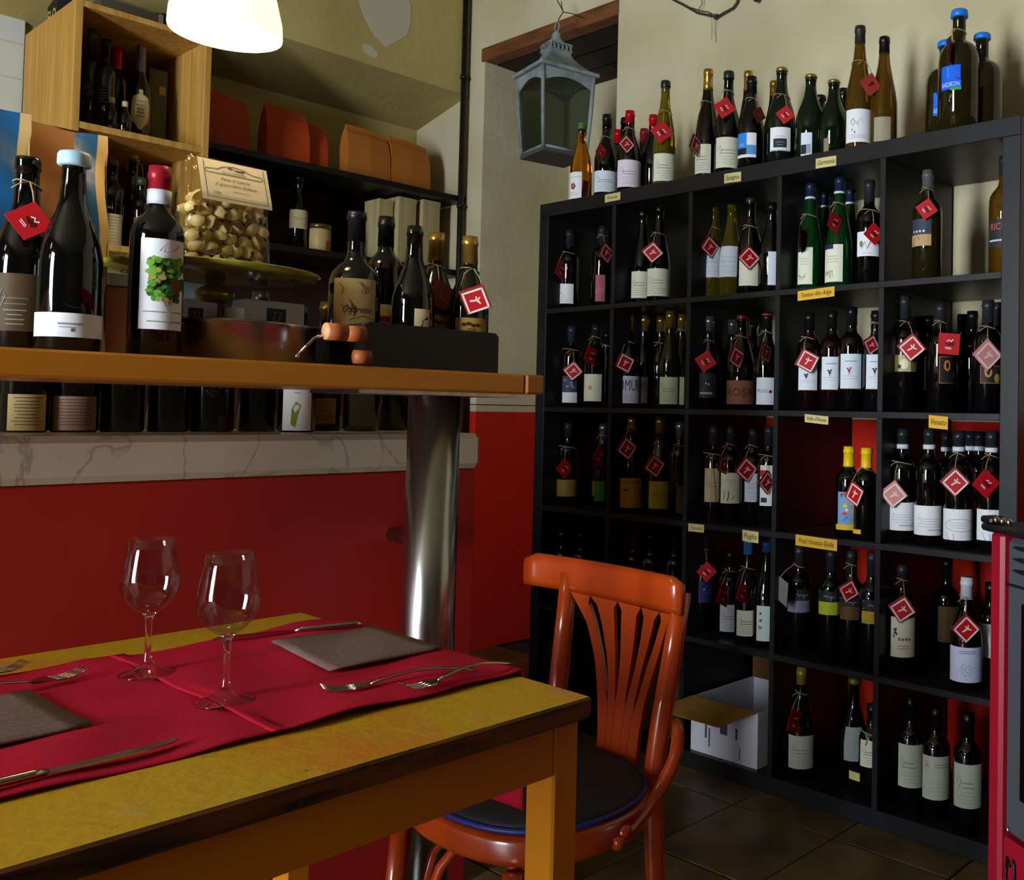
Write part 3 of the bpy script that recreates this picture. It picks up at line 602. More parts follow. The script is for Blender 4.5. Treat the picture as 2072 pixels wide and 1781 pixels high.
 (1.681, 0.06, 0.4007, 0.2812, -1.117, 'burgundy', 'black', ('whitespiral', 0.19), [(-2.36, 0.32, 0.0238, 0.1117, 'lavwhite', 'spiral')], [(0.0218, -0.0489, 0.1625, 0.0339, 0.0386, 45, 'b')], 'white-capped bottle with spiral on its white label near the stove', 'shelf'),
 (1.711, 0.14, 0.4007, 0.2607, -1.141, 'bordeaux', 'black', ('black', 0.18), [(-1.93, -0.12, 0.0748, 0.1607, 'coolwhite', 'plain')], [], 'bottle with white label mostly hidden behind the red stove edge', 'shelf'),
 (1.157, 0.07, 0.0484, 0.3102, -0.95, 'burgundyt', 'black', ('olivegold', 0.15), [(-1.95, 0.08, 0.0317, 0.1253, 'greycream', 'lines')], [(0.0156, -0.054, 0.1706, 0.0205, 0.0381, 22, 'r')], 'olive-gold capped bottle with grey-cream label alone in the bottom row', 'shelf'),
 (1.312, 0.11, 0.0484, 0.2996, -1.004, 'burgundyt', 'black', ('olivegold', 0.05), [(-1.7, -0.36, 0.0794, 0.171, 'palegreygreen', 'plain')], [], 'bottle with small gold cap and pale label left of the last bottom divider', 'shelf'),
 (1.397, 0.07, 0.0484, 0.2518, -1.023, 'bordeauxs', 'black', ('black', 0.15), [(-2.0, -0.16, 0.0916, 0.1632, 'cream', 'lines')], [], 'short bottle with twine round its shoulder cut by the last bottom divider', 'shelf'),
 (1.518, 0.07, 0.0484, 0.2955, -1.063, 'bordeaux', 'black', ('black', 0.2), [(-2.06, -0.22, 0.0679, 0.1798, 'greencream', 'lines')], [], 'left one of three cream-labelled bottles in the last bottom compartment', 'shelf'),
 (1.593, 0.07, 0.0484, 0.2831, -1.088, 'bordeaux', 'black', ('black', 0.2), [(-2.17, 0.47, 0.0557, 0.1667, 'greencream', 'seal')], [], 'middle of three cream-labelled bottles, with an orange seal, last bottom compartment', 'shelf'),
 (1.689, 0.06, 0.0484, 0.2897, -1.12, 'bordeaux', 'black', ('black', 0.2), [(-2.18, -0.02, 0.0624, 0.1716, 'greencream', 'lines')], [], 'right one of three cream-labelled bottles, bit of twine at its neck, beside the stove', 'shelf'),
 (1.02, -1.769, 1.168, 0.2934, -0.244, 'burgundyf', 'black', None, [(-1.18, 0.25, 0.0282, 0.1131, 'brownlabel', 'lines')], [(0.0524, -0.0089, 0.1903, 0.0297, 0.0298, 55, 'r')], 'dark open-necked bottle with a big red tag, leftmost on the wooden bar', ''),
 (1.085, -1.729, 1.168, 0.3012, -0.274, 'burgundyf', 'black', ('lightblue', 0.075), [(-1.58, 1.27, 0.0204, 0.0558, 'white', 'smallscript')], [], 'large dark bottle with pale blue stopper cap and white band label on the bar', ''),
 (1.085, -1.614, 1.168, 0.3027, -0.336, 'bordeaux', 'black', ('crimsonband', 0.2), [(-0.94, 0.84, 0.0412, 0.1835, 'white', 'vine')], [], 'bottle with crimson capsule and green vine picture label on the bar', ''),
 (1.02, -1.248, 1.18, 0.291, -0.498, 'bordeauxm', 'black', ('navyblack', 0.2), [(-1.36, 0.38, 0.0692, 0.1573, 'parchmentlit', 'scrawl')], [], 'wide bottle with scrawled parchment label, leftmost in the black crate', ''),
 (0.95, -1.146, 1.18, 0.3071, -0.524, 'bordeaux', 'black', ('black', 0.2), [(-1.07, 0.29, 0.0989, 0.123, 'creamlit', 'plain'), (-1.05, 0.32, 0.0637, 0.0989, 'redlabel', 'spri')], [], 'dark bottle with cream and red label in the black crate', ''),
 (1.06, -1.148, 1.18, 0.2765, -0.551, 'burgundy', 'black', None, [(-0.48, 0.27, 0.0596, 0.1081, 'creamlit', 'bird')], [], 'dark capless bottle, middle one in the black crate', ''),
 (0.98, -1.047, 1.18, 0.2871, -0.571, 'burgundy', 'olivedark', ('gold', 0.21), [(-0.99, 0.11, 0.0699, 0.1092, 'tanlit', 'fan')], [(0.0513, -0.0192, 0.1487, 0.0318, 0.034, 35, 'd')], 'gold-capped bottle with dark red hexagonal tag in the black crate', ''),
 (1.06, -1.02, 1.18, 0.2749, -0.603, 'burgundy', 'olivedark', ('gold', 0.21), [(-1.22, 0.35, 0.0638, 0.1015, 'tanlit', 'fan')], [(0.0517, -0.0193, 0.1385, 0.0332, 0.0335, 68, 'b')], 'gold-capped bottle with white-bordered tag, rightmost in the black crate', ''),
 (0.66, -1.672, 1.037, 0.3, -0.247, 'bordeaux', 'black', ('black', 0.2), [(-0.88, 0.73, 0.004, 0.0687, 'parchmentlit', 'print')], [], 'bottle with tan back label on the marble under the bar, first from the left', ''),
 (0.66, -1.595, 1.037, 0.3, -0.281, 'bordeauxf', 'black', ('black', 0.2), [(-1.22, 0.73, 0.004, 0.067, 'pinkbrown', 'print')], [], 'bottle with pinkish back label on the marble under the bar, second from left', ''),
 (0.66, -1.517, 1.037, 0.3, -0.314, 'bordeaux', 'black', ('black', 0.2), [], [], 'unlabelled dark bottle under the bar, third from the left', ''),
 (0.66, -1.436, 1.037, 0.3, -0.348, 'bordeaux', 'black', ('black', 0.2), [], [], 'unlabelled dark bottle under the bar, fourth from the left', ''),
 (0.66, -1.355, 1.037, 0.3, -0.381, 'burgundy', 'black', ('black', 0.2), [(-0.09, 0.98, 0.004, 0.0352, 'darkbrown', 'plain')], [], 'dark bottle with brown corner label under the bar, fifth from left', ''),
 (0.66, -1.264, 1.037, 0.3, -0.418, 'bordeaux', 'black', ('black', 0.2), [], [], 'dark bottle left of the white-labelled one under the bar', ''),
 (0.72, -1.208, 1.037, 0.27, -0.451, 'bordeauxs', 'black', ('black', 0.2), [(-1.22, 0.37, 0.004, 0.1105, 'white', 'greenmap')], [], 'bottle with white label and green map under the bar', ''),
 (0.6, -1.086, 1.037, 0.3, -0.474, 'bordeaux', 'black', ('dimgold', 0.14), [(-1.26, 0.23, 0.0161, 0.0751, 'tandim', 'print')], [], 'bottle with square tan label under the bar beside the green map one', ''),
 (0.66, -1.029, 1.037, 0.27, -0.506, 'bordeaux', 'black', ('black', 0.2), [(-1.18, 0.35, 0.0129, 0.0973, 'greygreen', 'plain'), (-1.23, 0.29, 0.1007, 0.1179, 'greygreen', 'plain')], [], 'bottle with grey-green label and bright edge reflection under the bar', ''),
 (0.6, -0.912, 1.037, 0.25, -0.535, 'bordeaux', 'black', ('black', 0.2), [], [], 'last dark bottle under the bar, beside the steel post', ''),
 (-1.08, -0.932, 2.012, 0.3599, -0.319, 'oval', 'black', ('purplegrey', 0.27), [(-1.05, 0.6, 0.0511, 0.1953, 'creamlit', 'oval')], [], 'bottle with oval cream label in the pine box', ''),
 (-1.08, -1.082, 2.012, 0.3685, -0.283, 'slim', 'black', ('greysilver', 0.2), [(-1.06, 0.1, 0.126, 0.1735, 'dimprint', 'print2')], [], 'slim dark bottle with printed neck, leftmost in the pine box', ''),
 (-1.05, -1.049, 2.012, 0.338, -0.293, 'slim', 'black', ('black', 0.2), [(-0.84, 0.03, 0.1023, 0.1619, 'dimprint', 'print2')], [], 'slim dark bottle with printed lines, second in the pine box', ''),
 (-1.17, -0.978, 2.012, 0.3564, -0.301, 'bordeaux', 'black', ('red', 0.22), [], [], 'dark red capped bottle at the back of the pine box', ''),
 (-1.0, -1.042, 2.012, 0.1274, -0.299, 'mini', 'black', ('whitecap', 0.15), [], [], 'small white-capped bottle at left front of the pine box', ''),
 (-1.0, -1.002, 2.012, 0.1246, -0.308, 'mini', 'black', ('whitecap', 0.15), [], [], 'small white-capped bottle beside the oval-labelled one in the pine box', ''),
 (-1.02, -1.024, 1.622, 0.3067, -0.302, 'bordeaux', 'black', ('tandim', 0.04), [(-1.04, 0.64, 0.004, 0.1176, 'creamlit', 'print')], [], 'dark bottle with cream printed label in the lower pine compartment', ''),
 (-1.1, -0.935, 1.622, 0.3437, -0.317, 'swing', 'black', ('wire', 0.02), [(-0.66, -0.13, 0.2483, 0.2764, 'tandim', 'plain')], [], 'swing-top bottle with wire bail in the lower pine compartment', ''),
 (-1.02, -0.936, 1.622, 0.2651, -0.323, 'slim', 'black', ('greysilver', 0.1), [(-0.93, 0.52, 0.0163, 0.1201, 'brownlabel', 'plain')], [], 'small dark bottle behind the crimson-capped one, lower pine compartment', ''),
 (-1.17, -0.313, 1.735, 0.3083, -0.447, 'stout', 'black', ('black', 0.1), [(-1.48, 0.86, 0.087, 0.1643, 'creamlit', 'lines')], [], 'stubby dark bottle with cream label on the lower black niche plank', ''),
 (-1.17, -0.838, 2.412, 0.28, -0.333, 'slim', 'black', ('black', 0.2), [(-1.24, 0.44, 0.1393, 0.1999, 'whitelit', 'lines')], [], 'bottle with white label on top of the pine box, partly behind the lamp', ''),
]

# ------------------------------------------------------------------ bottles
PROF = {
 'bordeaux': [(0, .88), (.012, 1), (.60, 1), (.64, .985), (.68, .92), (.715, .76), (.74, .56), (.765, .44), (.80, .40), (.93, .385), (.934, .425), (.965, .425), (.97, .395), (1, .385)],
 'bordeauxt': [(0, .88), (.012, 1), (.58, 1), (.62, .99), (.665, .93), (.70, .78), (.73, .56), (.76, .41), (.80, .36), (.935, .345), (.938, .385), (.965, .385), (.97, .355), (1, .35)],
 'burgundy': [(0, .9), (.012, 1), (.42, 1), (.48, .975), (.56, .85), (.64, .65), (.70, .50), (.76, .40), (.93, .35), (.934, .39), (.963, .39), (.967, .36), (1, .355)],
 'burgundyf': [(0, .9), (.012, 1), (.40, 1), (.46, .985), (.54, .89), (.62, .71), (.69, .52), (.76, .41), (.86, .37), (.93, .355), (.934, .40), (.985, .40), (1, .375)],
 'rhine': [(0, .92), (.012, 1), (.36, 1), (.42, .985), (.52, .87), (.64, .66), (.76, .46), (.86, .375), (.95, .35), (.953, .385), (.975, .385), (1, .36)],
 'champagne': [(0, .9), (.012, 1), (.44, 1), (.50, .97), (.58, .84), (.67, .63), (.75, .46), (.84, .38), (.93, .345), (.935, .385), (.955, .385), (.96, .35), (1, .33)],
 'cider': [(0, .9), (.012, 1), (.40, 1), (.48, .96), (.58, .80), (.68, .58), (.76, .42), (.84, .35), (.96, .32), (.965, .42), (.995, .42), (1, .38)],
 'magnum': [(0, .9), (.012, 1), (.58, 1), (.64, .96), (.69, .86), (.725, .66), (.745, .46), (.765, .345), (.80, .32), (.95, .31), (.955, .36), (.985, .36), (1, .34)],
 'oval': [(0, .9), (.02, .97), (.25, 1), (.50, .97), (.58, .86), (.64, .66), (.69, .48), (.74, .40), (.97, .37), (.975, .40), (1, .38)],
 'mini': [(0, .9), (.02, 1), (.55, 1), (.64, .85), (.72, .5), (.78, .42), (.97, .40), (1, .38)],
 'stout': [(0, .9), (.012, 1), (.50, 1), (.56, .95), (.64, .72), (.72, .50), (.80, .42), (.95, .40), (.955, .46), (1, .44)],
}
PROF['burgundyt'] = PROF['burgundy']; PROF['bordeauxf'] = PROF['bordeaux']; PROF['bordeauxs'] = PROF['bordeaux']; PROF['slim'] = PROF['bordeaux']; PROF['swing'] = PROF['stout']
PROF['bordeauxm'] = [(0, .9), (.012, 1), (.50, 1), (.545, .985), (.59, .90), (.63, .72), (.66, .50), (.69, .38), (.74, .335), (.945, .32), (.95, .36), (.975, .36), (1, .33)]
RAD = dict(burgundy=.0415, burgundyt=.041, bordeaux=.0375, bordeauxt=.040, bordeauxs=.037, rhine=.039, champagne=.044, cider=.0385, magnum=.055,
           burgundyf=.041, bordeauxf=.039, bordeauxm=.047, oval=.037, slim=.033, mini=.021, swing=.036, stout=.036)
def prad(shape, zf):
    P = PROF[shape]
    for (a, ra), (b, rb) in zip(P, P[1:]):
        if zf <= b: return ra + (rb - ra) * max(0, (zf - a)) / (b - a + 1e-9)
    return P[-1][1]
BODY = {}
def body_mesh(shape, h, glass):
    key = (shape, round(h, 3), glass)
    if key not in BODY:
        r = RAD[shape]
        BODY[key] = MB().lathe([(z * h, q * r) for z, q in PROF[shape]], 26).mesh('bottle_body', GL[glass])
    return BODY[key]
CAPM = {}
def cap_mesh(shape, h, key, frac):
    k = (shape, round(h, 3), key, frac)
    if k in CAPM: return CAPM[k]
    r = RAD[shape]; b = MB()
    z0 = 1 - frac
    if key == 'lightblue':
        pr = [(z0 * h, .40 * r), (z0 * h + .001, .50 * r), ((z0 + .012) * h, .53 * r), ((1 - .02) * h, .52 * r), ((1 - .005) * h, .47 * r), (h + .001, .30 * r)]
    elif key in ('blue', 'redring_', 'crown', 'burgundy') or (frac <= .075 and key in ('gunmetal', 'darkgreen', 'black', 'olivegold', 'brownblack', 'whitecap')):
        q = max(.40, prad(shape, z0) + .03)
        pr = [(z0 * h, q * r), (z0 * h + .002, (q + .03) * r), (h * .995, (q + .01) * r), (h + .001, (q - .03) * r)]
    else:
        zs = [z0] + [z for z, _ in PROF[shape] if z > z0]
        pr = [(z * h + (.0008 if z == 1 else 0), prad(shape, z) * r * 1.015 + .0007) for z in zs]
    b.lathe(pr, 22)
    if key in ('navyband', 'charcoalband', 'crimsonband', 'redring'):
        zb = {'navyband': z0 * h, 'charcoalband': (z0 + .005) * h, 'crimsonband': z0 * h, 'redring': h * .975}[key]
        hb = {'navyband': .006, 'charcoalband': .012, 'crimsonband': .023, 'redring': .005}[key]
        q = prad(shape, min(.999, (zb + hb / 2) / h)) * r * 1.015 + .0018
        q0 = max(q, prad(shape, zb / h) * r * 1.015 + .0018)
        b.lathe([(zb, q0), (zb + hb, q)], 22, mi=1)
        m2 = {'redring': mat('cap_ring_red', 'b01820', 0.4)}.get(key, lab_mat('coolwhite'))
        me = b.mesh('capsule', [CP[key], m2])
    else:
        me = b.mesh('capsule', CP[key])
    CAPM[k] = me
    return me

def art(kind, W, H, rnd):
    A = []
    def add(col, *ps): A.append((col, list(ps)))
    def sketchy(n, w0, w1, v0, v1, t=.0012, cx=0.0):
        ps = []
        for i in range(n):
            v = v0 + (v1 - v0) * (i + .5) / n
            w = W * rnd.uniform(w0, w1) / 2
            ps.append(p_rect(cx - w, cx + w, v * H - t / 2, v * H + t / 2, 5))
        return ps
    def scribble(n, u0, u1, v0, v1):
        return [(u0 + (u1 - u0) * i / n + rnd.uniform(-.004, .004), v0 + (v1 - v0) * rnd.random()) for i in range(n + 1)]
    if kind == 'lines':
        add('6c6e62', *sketchy(2, .35, .6, .42, .62, .0018)); add('9a9c8c', *sketchy(4, .3, .65, .08, .4))
        add('7c8474', p_line([(-W * .36, H * .55), (-W * .28, H * .72), (-W * .2, H * .6), (-W * .3, H * .42)], .0015))
    elif kind == 'flower':
        for k, c in enumerate(('8a3a20', 'c87828', '5a2a1a', 'a85a30', '6a3018')):
            a = k * 2 * PI / 5
            add(c, p_disc(.004 * math.cos(a) * 1.6, H * .47 + .006 * math.sin(a) * 1.3, .0045, .0055, 8))
        add('aab4a4', p_rect(-W / 2, W / 2, H * .8, H * .82)); add('9aa49a', *sketchy(2, .5, .7, .1, .25))
    elif kind == 'bluecheck':
        add('2f86d8', p_rect(-W * .48, W * .05, H * .38, H)); add('5a92c8', p_rect(W * .05, W * .48, H * .12, H * .5)); add('1a2028', p_rect(-W * .48, W * .05, H * .12, H * .38))
        add('d8e4f0', *sketchy(2, .15, .3, .45, .58, .001, -W * .2))
    elif kind == 'darkbox':
        add('30343a', p_rect(-W * .32, W * .3, H * .14, H * .52)); add('9aa2ac', *sketchy(2, .2, .4, .2, .42)); add('a8b8cc', p_rect(-W * .25, W * .25, H * .6, H * .63), p_rect(-W * .4, W * .48, .0, H * .05))
    elif kind == 'darkcorner':
        add('23262c', p_rect(-W * .48, W * .02, H * .08, H * .48)); add('8fa0b4', p_rect(W * .05, W * .4, H * .1, H * .5))
    elif kind == 'script':
        add('55585c', p_line([(-W * .2, H * .72), (-W * .28, H * .6), (-W * .2, H * .5), (-W * .12, H * .62), (-W * .2, H * .7)], .0016), p_line([(-W * .1, H * .55), (-W * .06, H * .62), (-W * .02, H * .5)], .0014))
        add('b89a50', p_line([(-W * .02, H * .6), (W * .06, H * .72), (W * .12, H * .58)], .0014)); add('55585c', p_disc(-W * .22, H * .38, .0018, .0026), p_disc(-W * .14, H * .3, .0022, .003))
        add('a8aeb4', *sketchy(3, .5, .7, .1, .24))
    elif kind == 'sun':
        add('0c1016', ([(-W * .1, H * 1.0), (W * .5, H * 1.0), (W * .5, H * .35), (W * .3, H * .42)], [(0, 1, 2, 3)]))
        add('cfe0f4', p_text('RADIKON', 0, H * .10, H * .2, W * .86)); add('2fae3c', p_rect(W * .0, W * .78, -H * .06, H * .05))
        add('2f9af0', p_rect(-W * .14, -W * .08, H * .45, H * .95))
    elif kind == 'orange':
        add('c87a30', p_line(scribble(9, -W * .36, W * .05, H * .38, H * .62), .0018)); add('5a78b8', *sketchy(1, .25, .3, .82, .92, .0014, -W * .2)); add('d8b060', p_line(scribble(6, -W * .2, W * .1, H * .3, H * .36), .0016))
        add('9aa4aa', *sketchy(2, .4, .6, .08, .22))
    elif kind == 'swirl':
        add('d89040', p_line([(-W * .45, H * .36), (-W * .15, H * .48), (W * .15, H * .42), (W * .45, H * .52)], .0016), p_line([(-W * .45, H * .28), (-W * .1, H * .32), (W * .2, H * .36), (W * .45, H * .44)], .0014))
        add('7a3a44', p_ring(0, H * .8, .004, .005, .0014))
    elif kind == 'text':
        for row, (v, h, c) in enumerate(((.60, .055, '7a88a4'), (.46, .075, '5c6a84'))):
            ps = []
            for i in range(6):
                u = -W * .3 + W * .6 * i / 5.5
                ps.append(p_line([(u, H * v), (u + .001, H * (v + h)), (u + W * .045, H * (v + h * rnd.choice((.1, .9))))], .0011))
            add(c, *ps)
        add('93a0b8', *sketchy(4, .35, .7, .08, .38, .001))
    elif kind == 'sketch':
        add('1f2c50', p_rect(-W * .5, W * .08, H * .88, H * 1.0)); add('5a6450', *[p_line(scribble(6, -W * .38, W * .1, H * .1, H * .32), .001) for _ in range(3)]); add('7a8078', *sketchy(3, .4, .6, .5, .72))
    elif kind == 'leaf':
        add('4a5a48', p_line([(-W * .3, H * .6), (-W * .22, H * .3), (-W * .1, H * .58), (-W * .02, H * .28), (W * .14, H * .62)], .003)); add('6a8a60', p_disc(-W * .26, H * .5, .006, .009)); add('a0a4a0', *sketchy(1, .4, .5, .08, .16))
    elif kind == 'antelope':
        add('b89a68', p_rect(-W * .5, W * .5, 0, H * .42)); add('6a583c', p_line([(-W * .34, 0), (-W * .3, H * .3), (-W * .12, H * .4), (0, H * .22)], .002)); add('d6dcda', *[p_rect(-W * .34 + i * W * .16, -W * .26 + i * W * .16, H * .50, H * .58, 2) for i in range(4)])
    elif kind == 'redname':
        add('c8543a', p_text('RICH', -W * .12, H * .62, H * .24, W * .45)); add('c0c4bc', p_rect(-W * .4, W * .1, H * .22, H * .28))
    elif kind == 'cloud':
        add('7a84a0', *[p_disc(rnd.uniform(-W * .3, W * .3), rnd.uniform(H * .15, H * .85), .006, .004, 9) for _ in range(5)])
    elif kind == 'oflower':
        add('d88a40', *[p_disc(.0045 * math.cos(k * PI / 3), H * .5 + .0055 * math.sin(k * PI / 3), .0028, .0034, 8) for k in range(6)])
    elif kind in ('green', 'green2'):
        c = '2c4a36' if kind == 'green' else '2a1712'  # second version is the same green print with shade put into its ink
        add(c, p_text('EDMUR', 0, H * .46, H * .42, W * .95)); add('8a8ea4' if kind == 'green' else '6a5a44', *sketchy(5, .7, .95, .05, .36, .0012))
    elif kind == 'zline':
        add('8a8f94', p_line([(-W * .3, H * .88), (W * .2, H * .88), (-W * .16, H * .3)], .0012)); add('d8dadc', p_disc(-W * .02, H * .58, .0018, .0022), p_disc(W * .1, H * .54, .0018, .0022)); add('aab0aa', *[p_rect(-W * .32 + i * W * .09, -W * .26 + i * W * .09, H * .14, H * .22, 1) for i in range(7)])
    elif kind == 'rosa':
        add('5a2a24', p_text('ROSA', -W * .06, H * .34, H * .34, W * .7)); add('7a3a30', p_line([(W * .02, H * .5), (W * .12, H * .7), (W * .42, H * .8)], .0012), *sketchy(1, .25, .3, .25, .3, .0014))
    elif kind == 'musc':
        add('5a6064', p_text('MUSC', -W * .14, H * .44, H * .13, W * .6)); add('5a1418', p_disc(W * .26, H * .48, .0042, .005))
    elif kind in ('crest', 'crestr'):
        c = '3a3a48' if kind == 'crest' else '9a3a3a'
        add(c, p_disc(-W * .06, H * .52, .004, .005, 9), p_disc(-W * .13, H * .58, .003, .003, 8), p_disc(W * .0, H * .59, .003, .003, 8), p_line([(-W * .06, H * .5), (-W * .06, H * .4)], .002)); add('6a6e78', *sketchy(1, .5, .55, .76, .82, .002)); add('d09a90', *sketchy(2, .6, .85, .26, .4, .0012)); add('b08a60', p_rect(-W * .5, W * .5, 0, .0016, 10))
    elif kind == 'circle':
        add('6a5a34', p_rect(-W * .5, -W * .2, 0, H), p_rect(W * .2, W * .5, 0, H)); add('e0deb4', p_disc(-W * .02, H * .45, .012, .014)); add('26303a', p_disc(-W * .17, H * .3, .005, .006))
    elif kind == 'orangebox':
        t = .0014
        add('c86a3a', p_rect(-W * .5, W * .5, H - t, H), p_rect(-W * .5, W * .5, 0, t), p_rect(-W * .5, -W * .5 + t, 0, H, 1), p_rect(W * .5 - t, W * .5, 0, H, 1)); add('c8783a', p_ring(-W * .14, H * .66, .007, .012, .005)); add('8a8838', p_disc(W * .26, H * .3, .008, .012))
    elif kind == 'birds':
        add('33260e', p_disc(-W * .2, H * .6, .009, .004, 8), p_line([(-W * .36, H * .62), (-W * .2, H * .57), (-W * .05, H * .68)], .003), ([(W * .2, H * .5), (W * .4, H * .3), (W * .38, H * .62)], [(0, 1, 2)])); add('7a4a14', *sketchy(2, .7, .9, .8, .92, .002))
    elif kind == 'hiker':
        add('3a3a34', p_line([(-W * .3, H * .1), (-W * .28, H * .42)], .002), p_line([(-W * .12, H * .08), (-W * .06, H * .25), (-W * .08, H * .4)], .003), p_line([(W * .1, H * .12), (W * .2, H * .25)], .002)); add('8a8e84', *sketchy(2, .4, .6, .68, .8))
    elif kind == 'qr':
        add('b02a28', p_rect(-W * .5, -W * .1, H * .72, H * .88)); add('2f3236', p_rect(-W * .42, -W * .08, H * .08, H * .2, 2)); add('9aa0a6', *sketchy(2, .3, .5, .5, .64))
    elif kind == 'painted':
        for c in ('d87a3a', '3a8ad0', 'c8482a', '7ab04a', 'e0c84a', 'd8e0ea', '3a5a9a', 'e09a4a'):
            add(c, *[p_disc(rnd.uniform(-W * .42, W * .42), rnd.uniform(H * .05, H * .95), rnd.uniform(.003, .007), rnd.uniform(.003, .006), 8) for _ in range(3)])
    elif kind == 'bluewave':
        add('a9c2e0', ([(-W * .1, H), (W * .5, H), (W * .5, H * .55), (W * .2, H * .5)], [(0, 1, 2, 3)])); add('7a90b0', p_line([(-W * .42, H * .18), (-W * .2, H * .62), (W * .2, H * .86), (W * .46, H * .2)], .0012)); add('5a6474', p_rect(-W * .02, W * .45, H * .17, H * .19)); add('9aa6b6', *sketchy(4, .4, .7, .25, .6))
    elif kind == 'pinkwave':
        add('e0b8c0', ([(-W * .1, H * .98), (W * .35, H * .98), (W * .1, H * .78), (-W * .22, H * .66)], [(0, 1, 2, 3)])); add('8fb0e4', ([(-W * .3, H * .28), (-W * .1, H * .22), (-W * .08, 0), (-W * .22, 0)], [(0, 1, 2, 3)])); add('7a8090', p_ring(W * .05, H * .48, W * .36, H * .2, .0012)); add('a0a8b4', *sketchy(3, .3, .45, .36, .6))
    elif kind == 'heart':
        add('b8b0a0', p_disc(-W * .05, H * .62, .003, .003, 8)); add('6a5a50', *sketchy(1, .4, .5, .4, .5, .0014, W * .1))
    elif kind == 'scribble':
        add('1c2026', *[p_line([(-W * .3 + .004 * math.cos(t * 1.7 + q) * (1 + q * .3), H * (.78 - .2 * q) + .005 * math.sin(t * 2.3 + q)) for t in range(9)], .0018) for q in range(3)])
    elif kind == 'script2':
        add('b4b8b4', p_line([(-W * .42, H * .92), (-W * .1, H * .5), (-W * .42, H * .22)], .0016), p_line([(-W * .1, H * .5), (-W * .02, H * .62), (W * .04, H * .42), (W * .1, H * .58), (W * .16, H * .4), (W * .22, H * .58), (W * .2, H * .1), (W * .3, H * .5), (W * .4, H * .48)], .0013))
    elif kind == 'grape':
        add('6a4a50', *[p_disc(-W * .3 + rnd.uniform(-.005, .005), H * rnd.uniform(.48, .74), .003, .0035, 8) for _ in range(9)]); add('7a6a68', *[p_rect(-W * .18 + i * W * .12, -W * .1 + i * W * .12, H * .42, H * .49, 1) for i in range(4)]); add('a05a54', *sketchy(2, .4, .55, .18, .32, .0016))
    elif kind == 'spiral':
        add('8088b0', p_line([(.0165 * (1 - t / 44) * math.cos(t * .32 + 2) + .0, H * .36 + .0185 * (1 - t / 44) * math.sin(t * .32 + 2)) for t in range(40)], .0013)); add('7a82a4', *sketchy(2, .3, .4, .8, .92, .002))
    elif kind == 'seal':
        add('b07a50', p_ring(-W * .33, H * .78, .0065, .009, .0012), p_disc(-W * .33, H * .78, .0028, .004, 8)); add('7c8474', *sketchy(2, .3, .4, .72, .84, .002, W * .06)); add('a0a898', *sketchy(5, .4, .7, .06, .5))
    elif kind == 'smallscript':
        add('8a9096', *sketchy(1, .22, .26, .5, .6, .003, -W * .02), *sketchy(1, .16, .2, .38, .44, .0014, -W * .05)); add('5a6264', p_disc(W * .0, H * .3, .002, .003, 8))
    elif kind == 'vine':
        add('4a6a30', p_rect(-W * .31, W * .31, H * .36, H * .79))
        for i in range(110):
            c = rnd.choice(('2f6a24', '4f8a2c', '6aa038', '8aa848', '3a5a30', '9a9040', '24502c'))
            add(c, p_disc(rnd.uniform(-W * .30, W * .30), H * rnd.uniform(.32, .78), rnd.uniform(.0025, .0048), rnd.uniform(.003, .0055), 7))
        add('6a4a1a', p_disc(W * .15, H * .48, .006, .011, 9)); add('8a5a34', p_line([(-W * .06, H * .34), (-W * .0, H * .24), (W * .06, H * .33)], .0022)); add('9a5a68', p_line([(-W * .12, H * .85), (-W * .02, H * .95), (-W * .06, H * .84), (W * .08, H * .86), (W * .16, H * .92)], .0013))
        add('8a8a78', *sketchy(1, .6, .7, .17, .2, .002), *sketchy(1, .5, .6, .06, .1, .0022))
    elif kind == 'scrawl':
        for i in range(9):
            a = (rnd.uniform(-W * .4, W * .3), H * rnd.uniform(.25, .95)); add(rnd.choice(('5a2a12', '7a3a14', '3a2a14')), p_line([a, (a[0] + W * .1, a[1] - H * .12), (a[0] + W * .06, a[1] - H * .25)], .0012))
        add('22180e', p_text('Ombretto', W * .04, H * .26, H * .15, W * .62, .3)); add('6a3a14', p_line([(-W * .1, H * .1), (W * .2, H * .2), (W * .38, H * .14)], .0014)); add('33261a', p_ring(W * .26, H * .76, .003, .005, .0012))
    elif kind == 'spri':
        add('c8a090', p_text('SPRI', W * .0, H * .25, H * .45, W * .66))
    elif kind == 'bird':
        add('1c140c', p_line([(-W * .2, H * .1), (W * .02, H * .42), (-W * .02, H * .5), (W * .34, H * .66)], .0018), p_disc(W * .3, H * .62, .0028, .0028, 8))
    elif kind == 'fan':
        add('4a2410', *[p_disc(W * (-.22 + .14 * i), H * (.62 + .05 * math.sin(i * 2)), .0055, .004, 8) for i in range(4)]); add('7a4a1a', *[p_line([(W * (-.08 + .03 * i), H * .42), (W * (-.4 + .13 * i), H * .02)], .0012) for i in range(7)])
    elif kind == 'print':
        add('4a3624', *sketchy(9, .5, .8, .12, .95, .0012))
    elif kind == 'print2':
        add('a08c4a', *sketchy(5, .6, .95, .1, .95, .0016))
    elif kind == 'greenmap':
        add('7a9a2c', ([(-W * .2, H * .12), (-W * .05, H * .06), (W * .02, H * .3), (W * .12, H * .5), (-W * .05, H * .58), (-W * .18, H * .42)], [(0, 1, 2, 3, 4, 5)])); add('8a8a8a', *sketchy(2, .2, .4, .72, .86, .0014))
    elif kind == 'oval':
        add('4a443a', *sketchy(5, .35, .6, .28, .75, .0022))
    return A

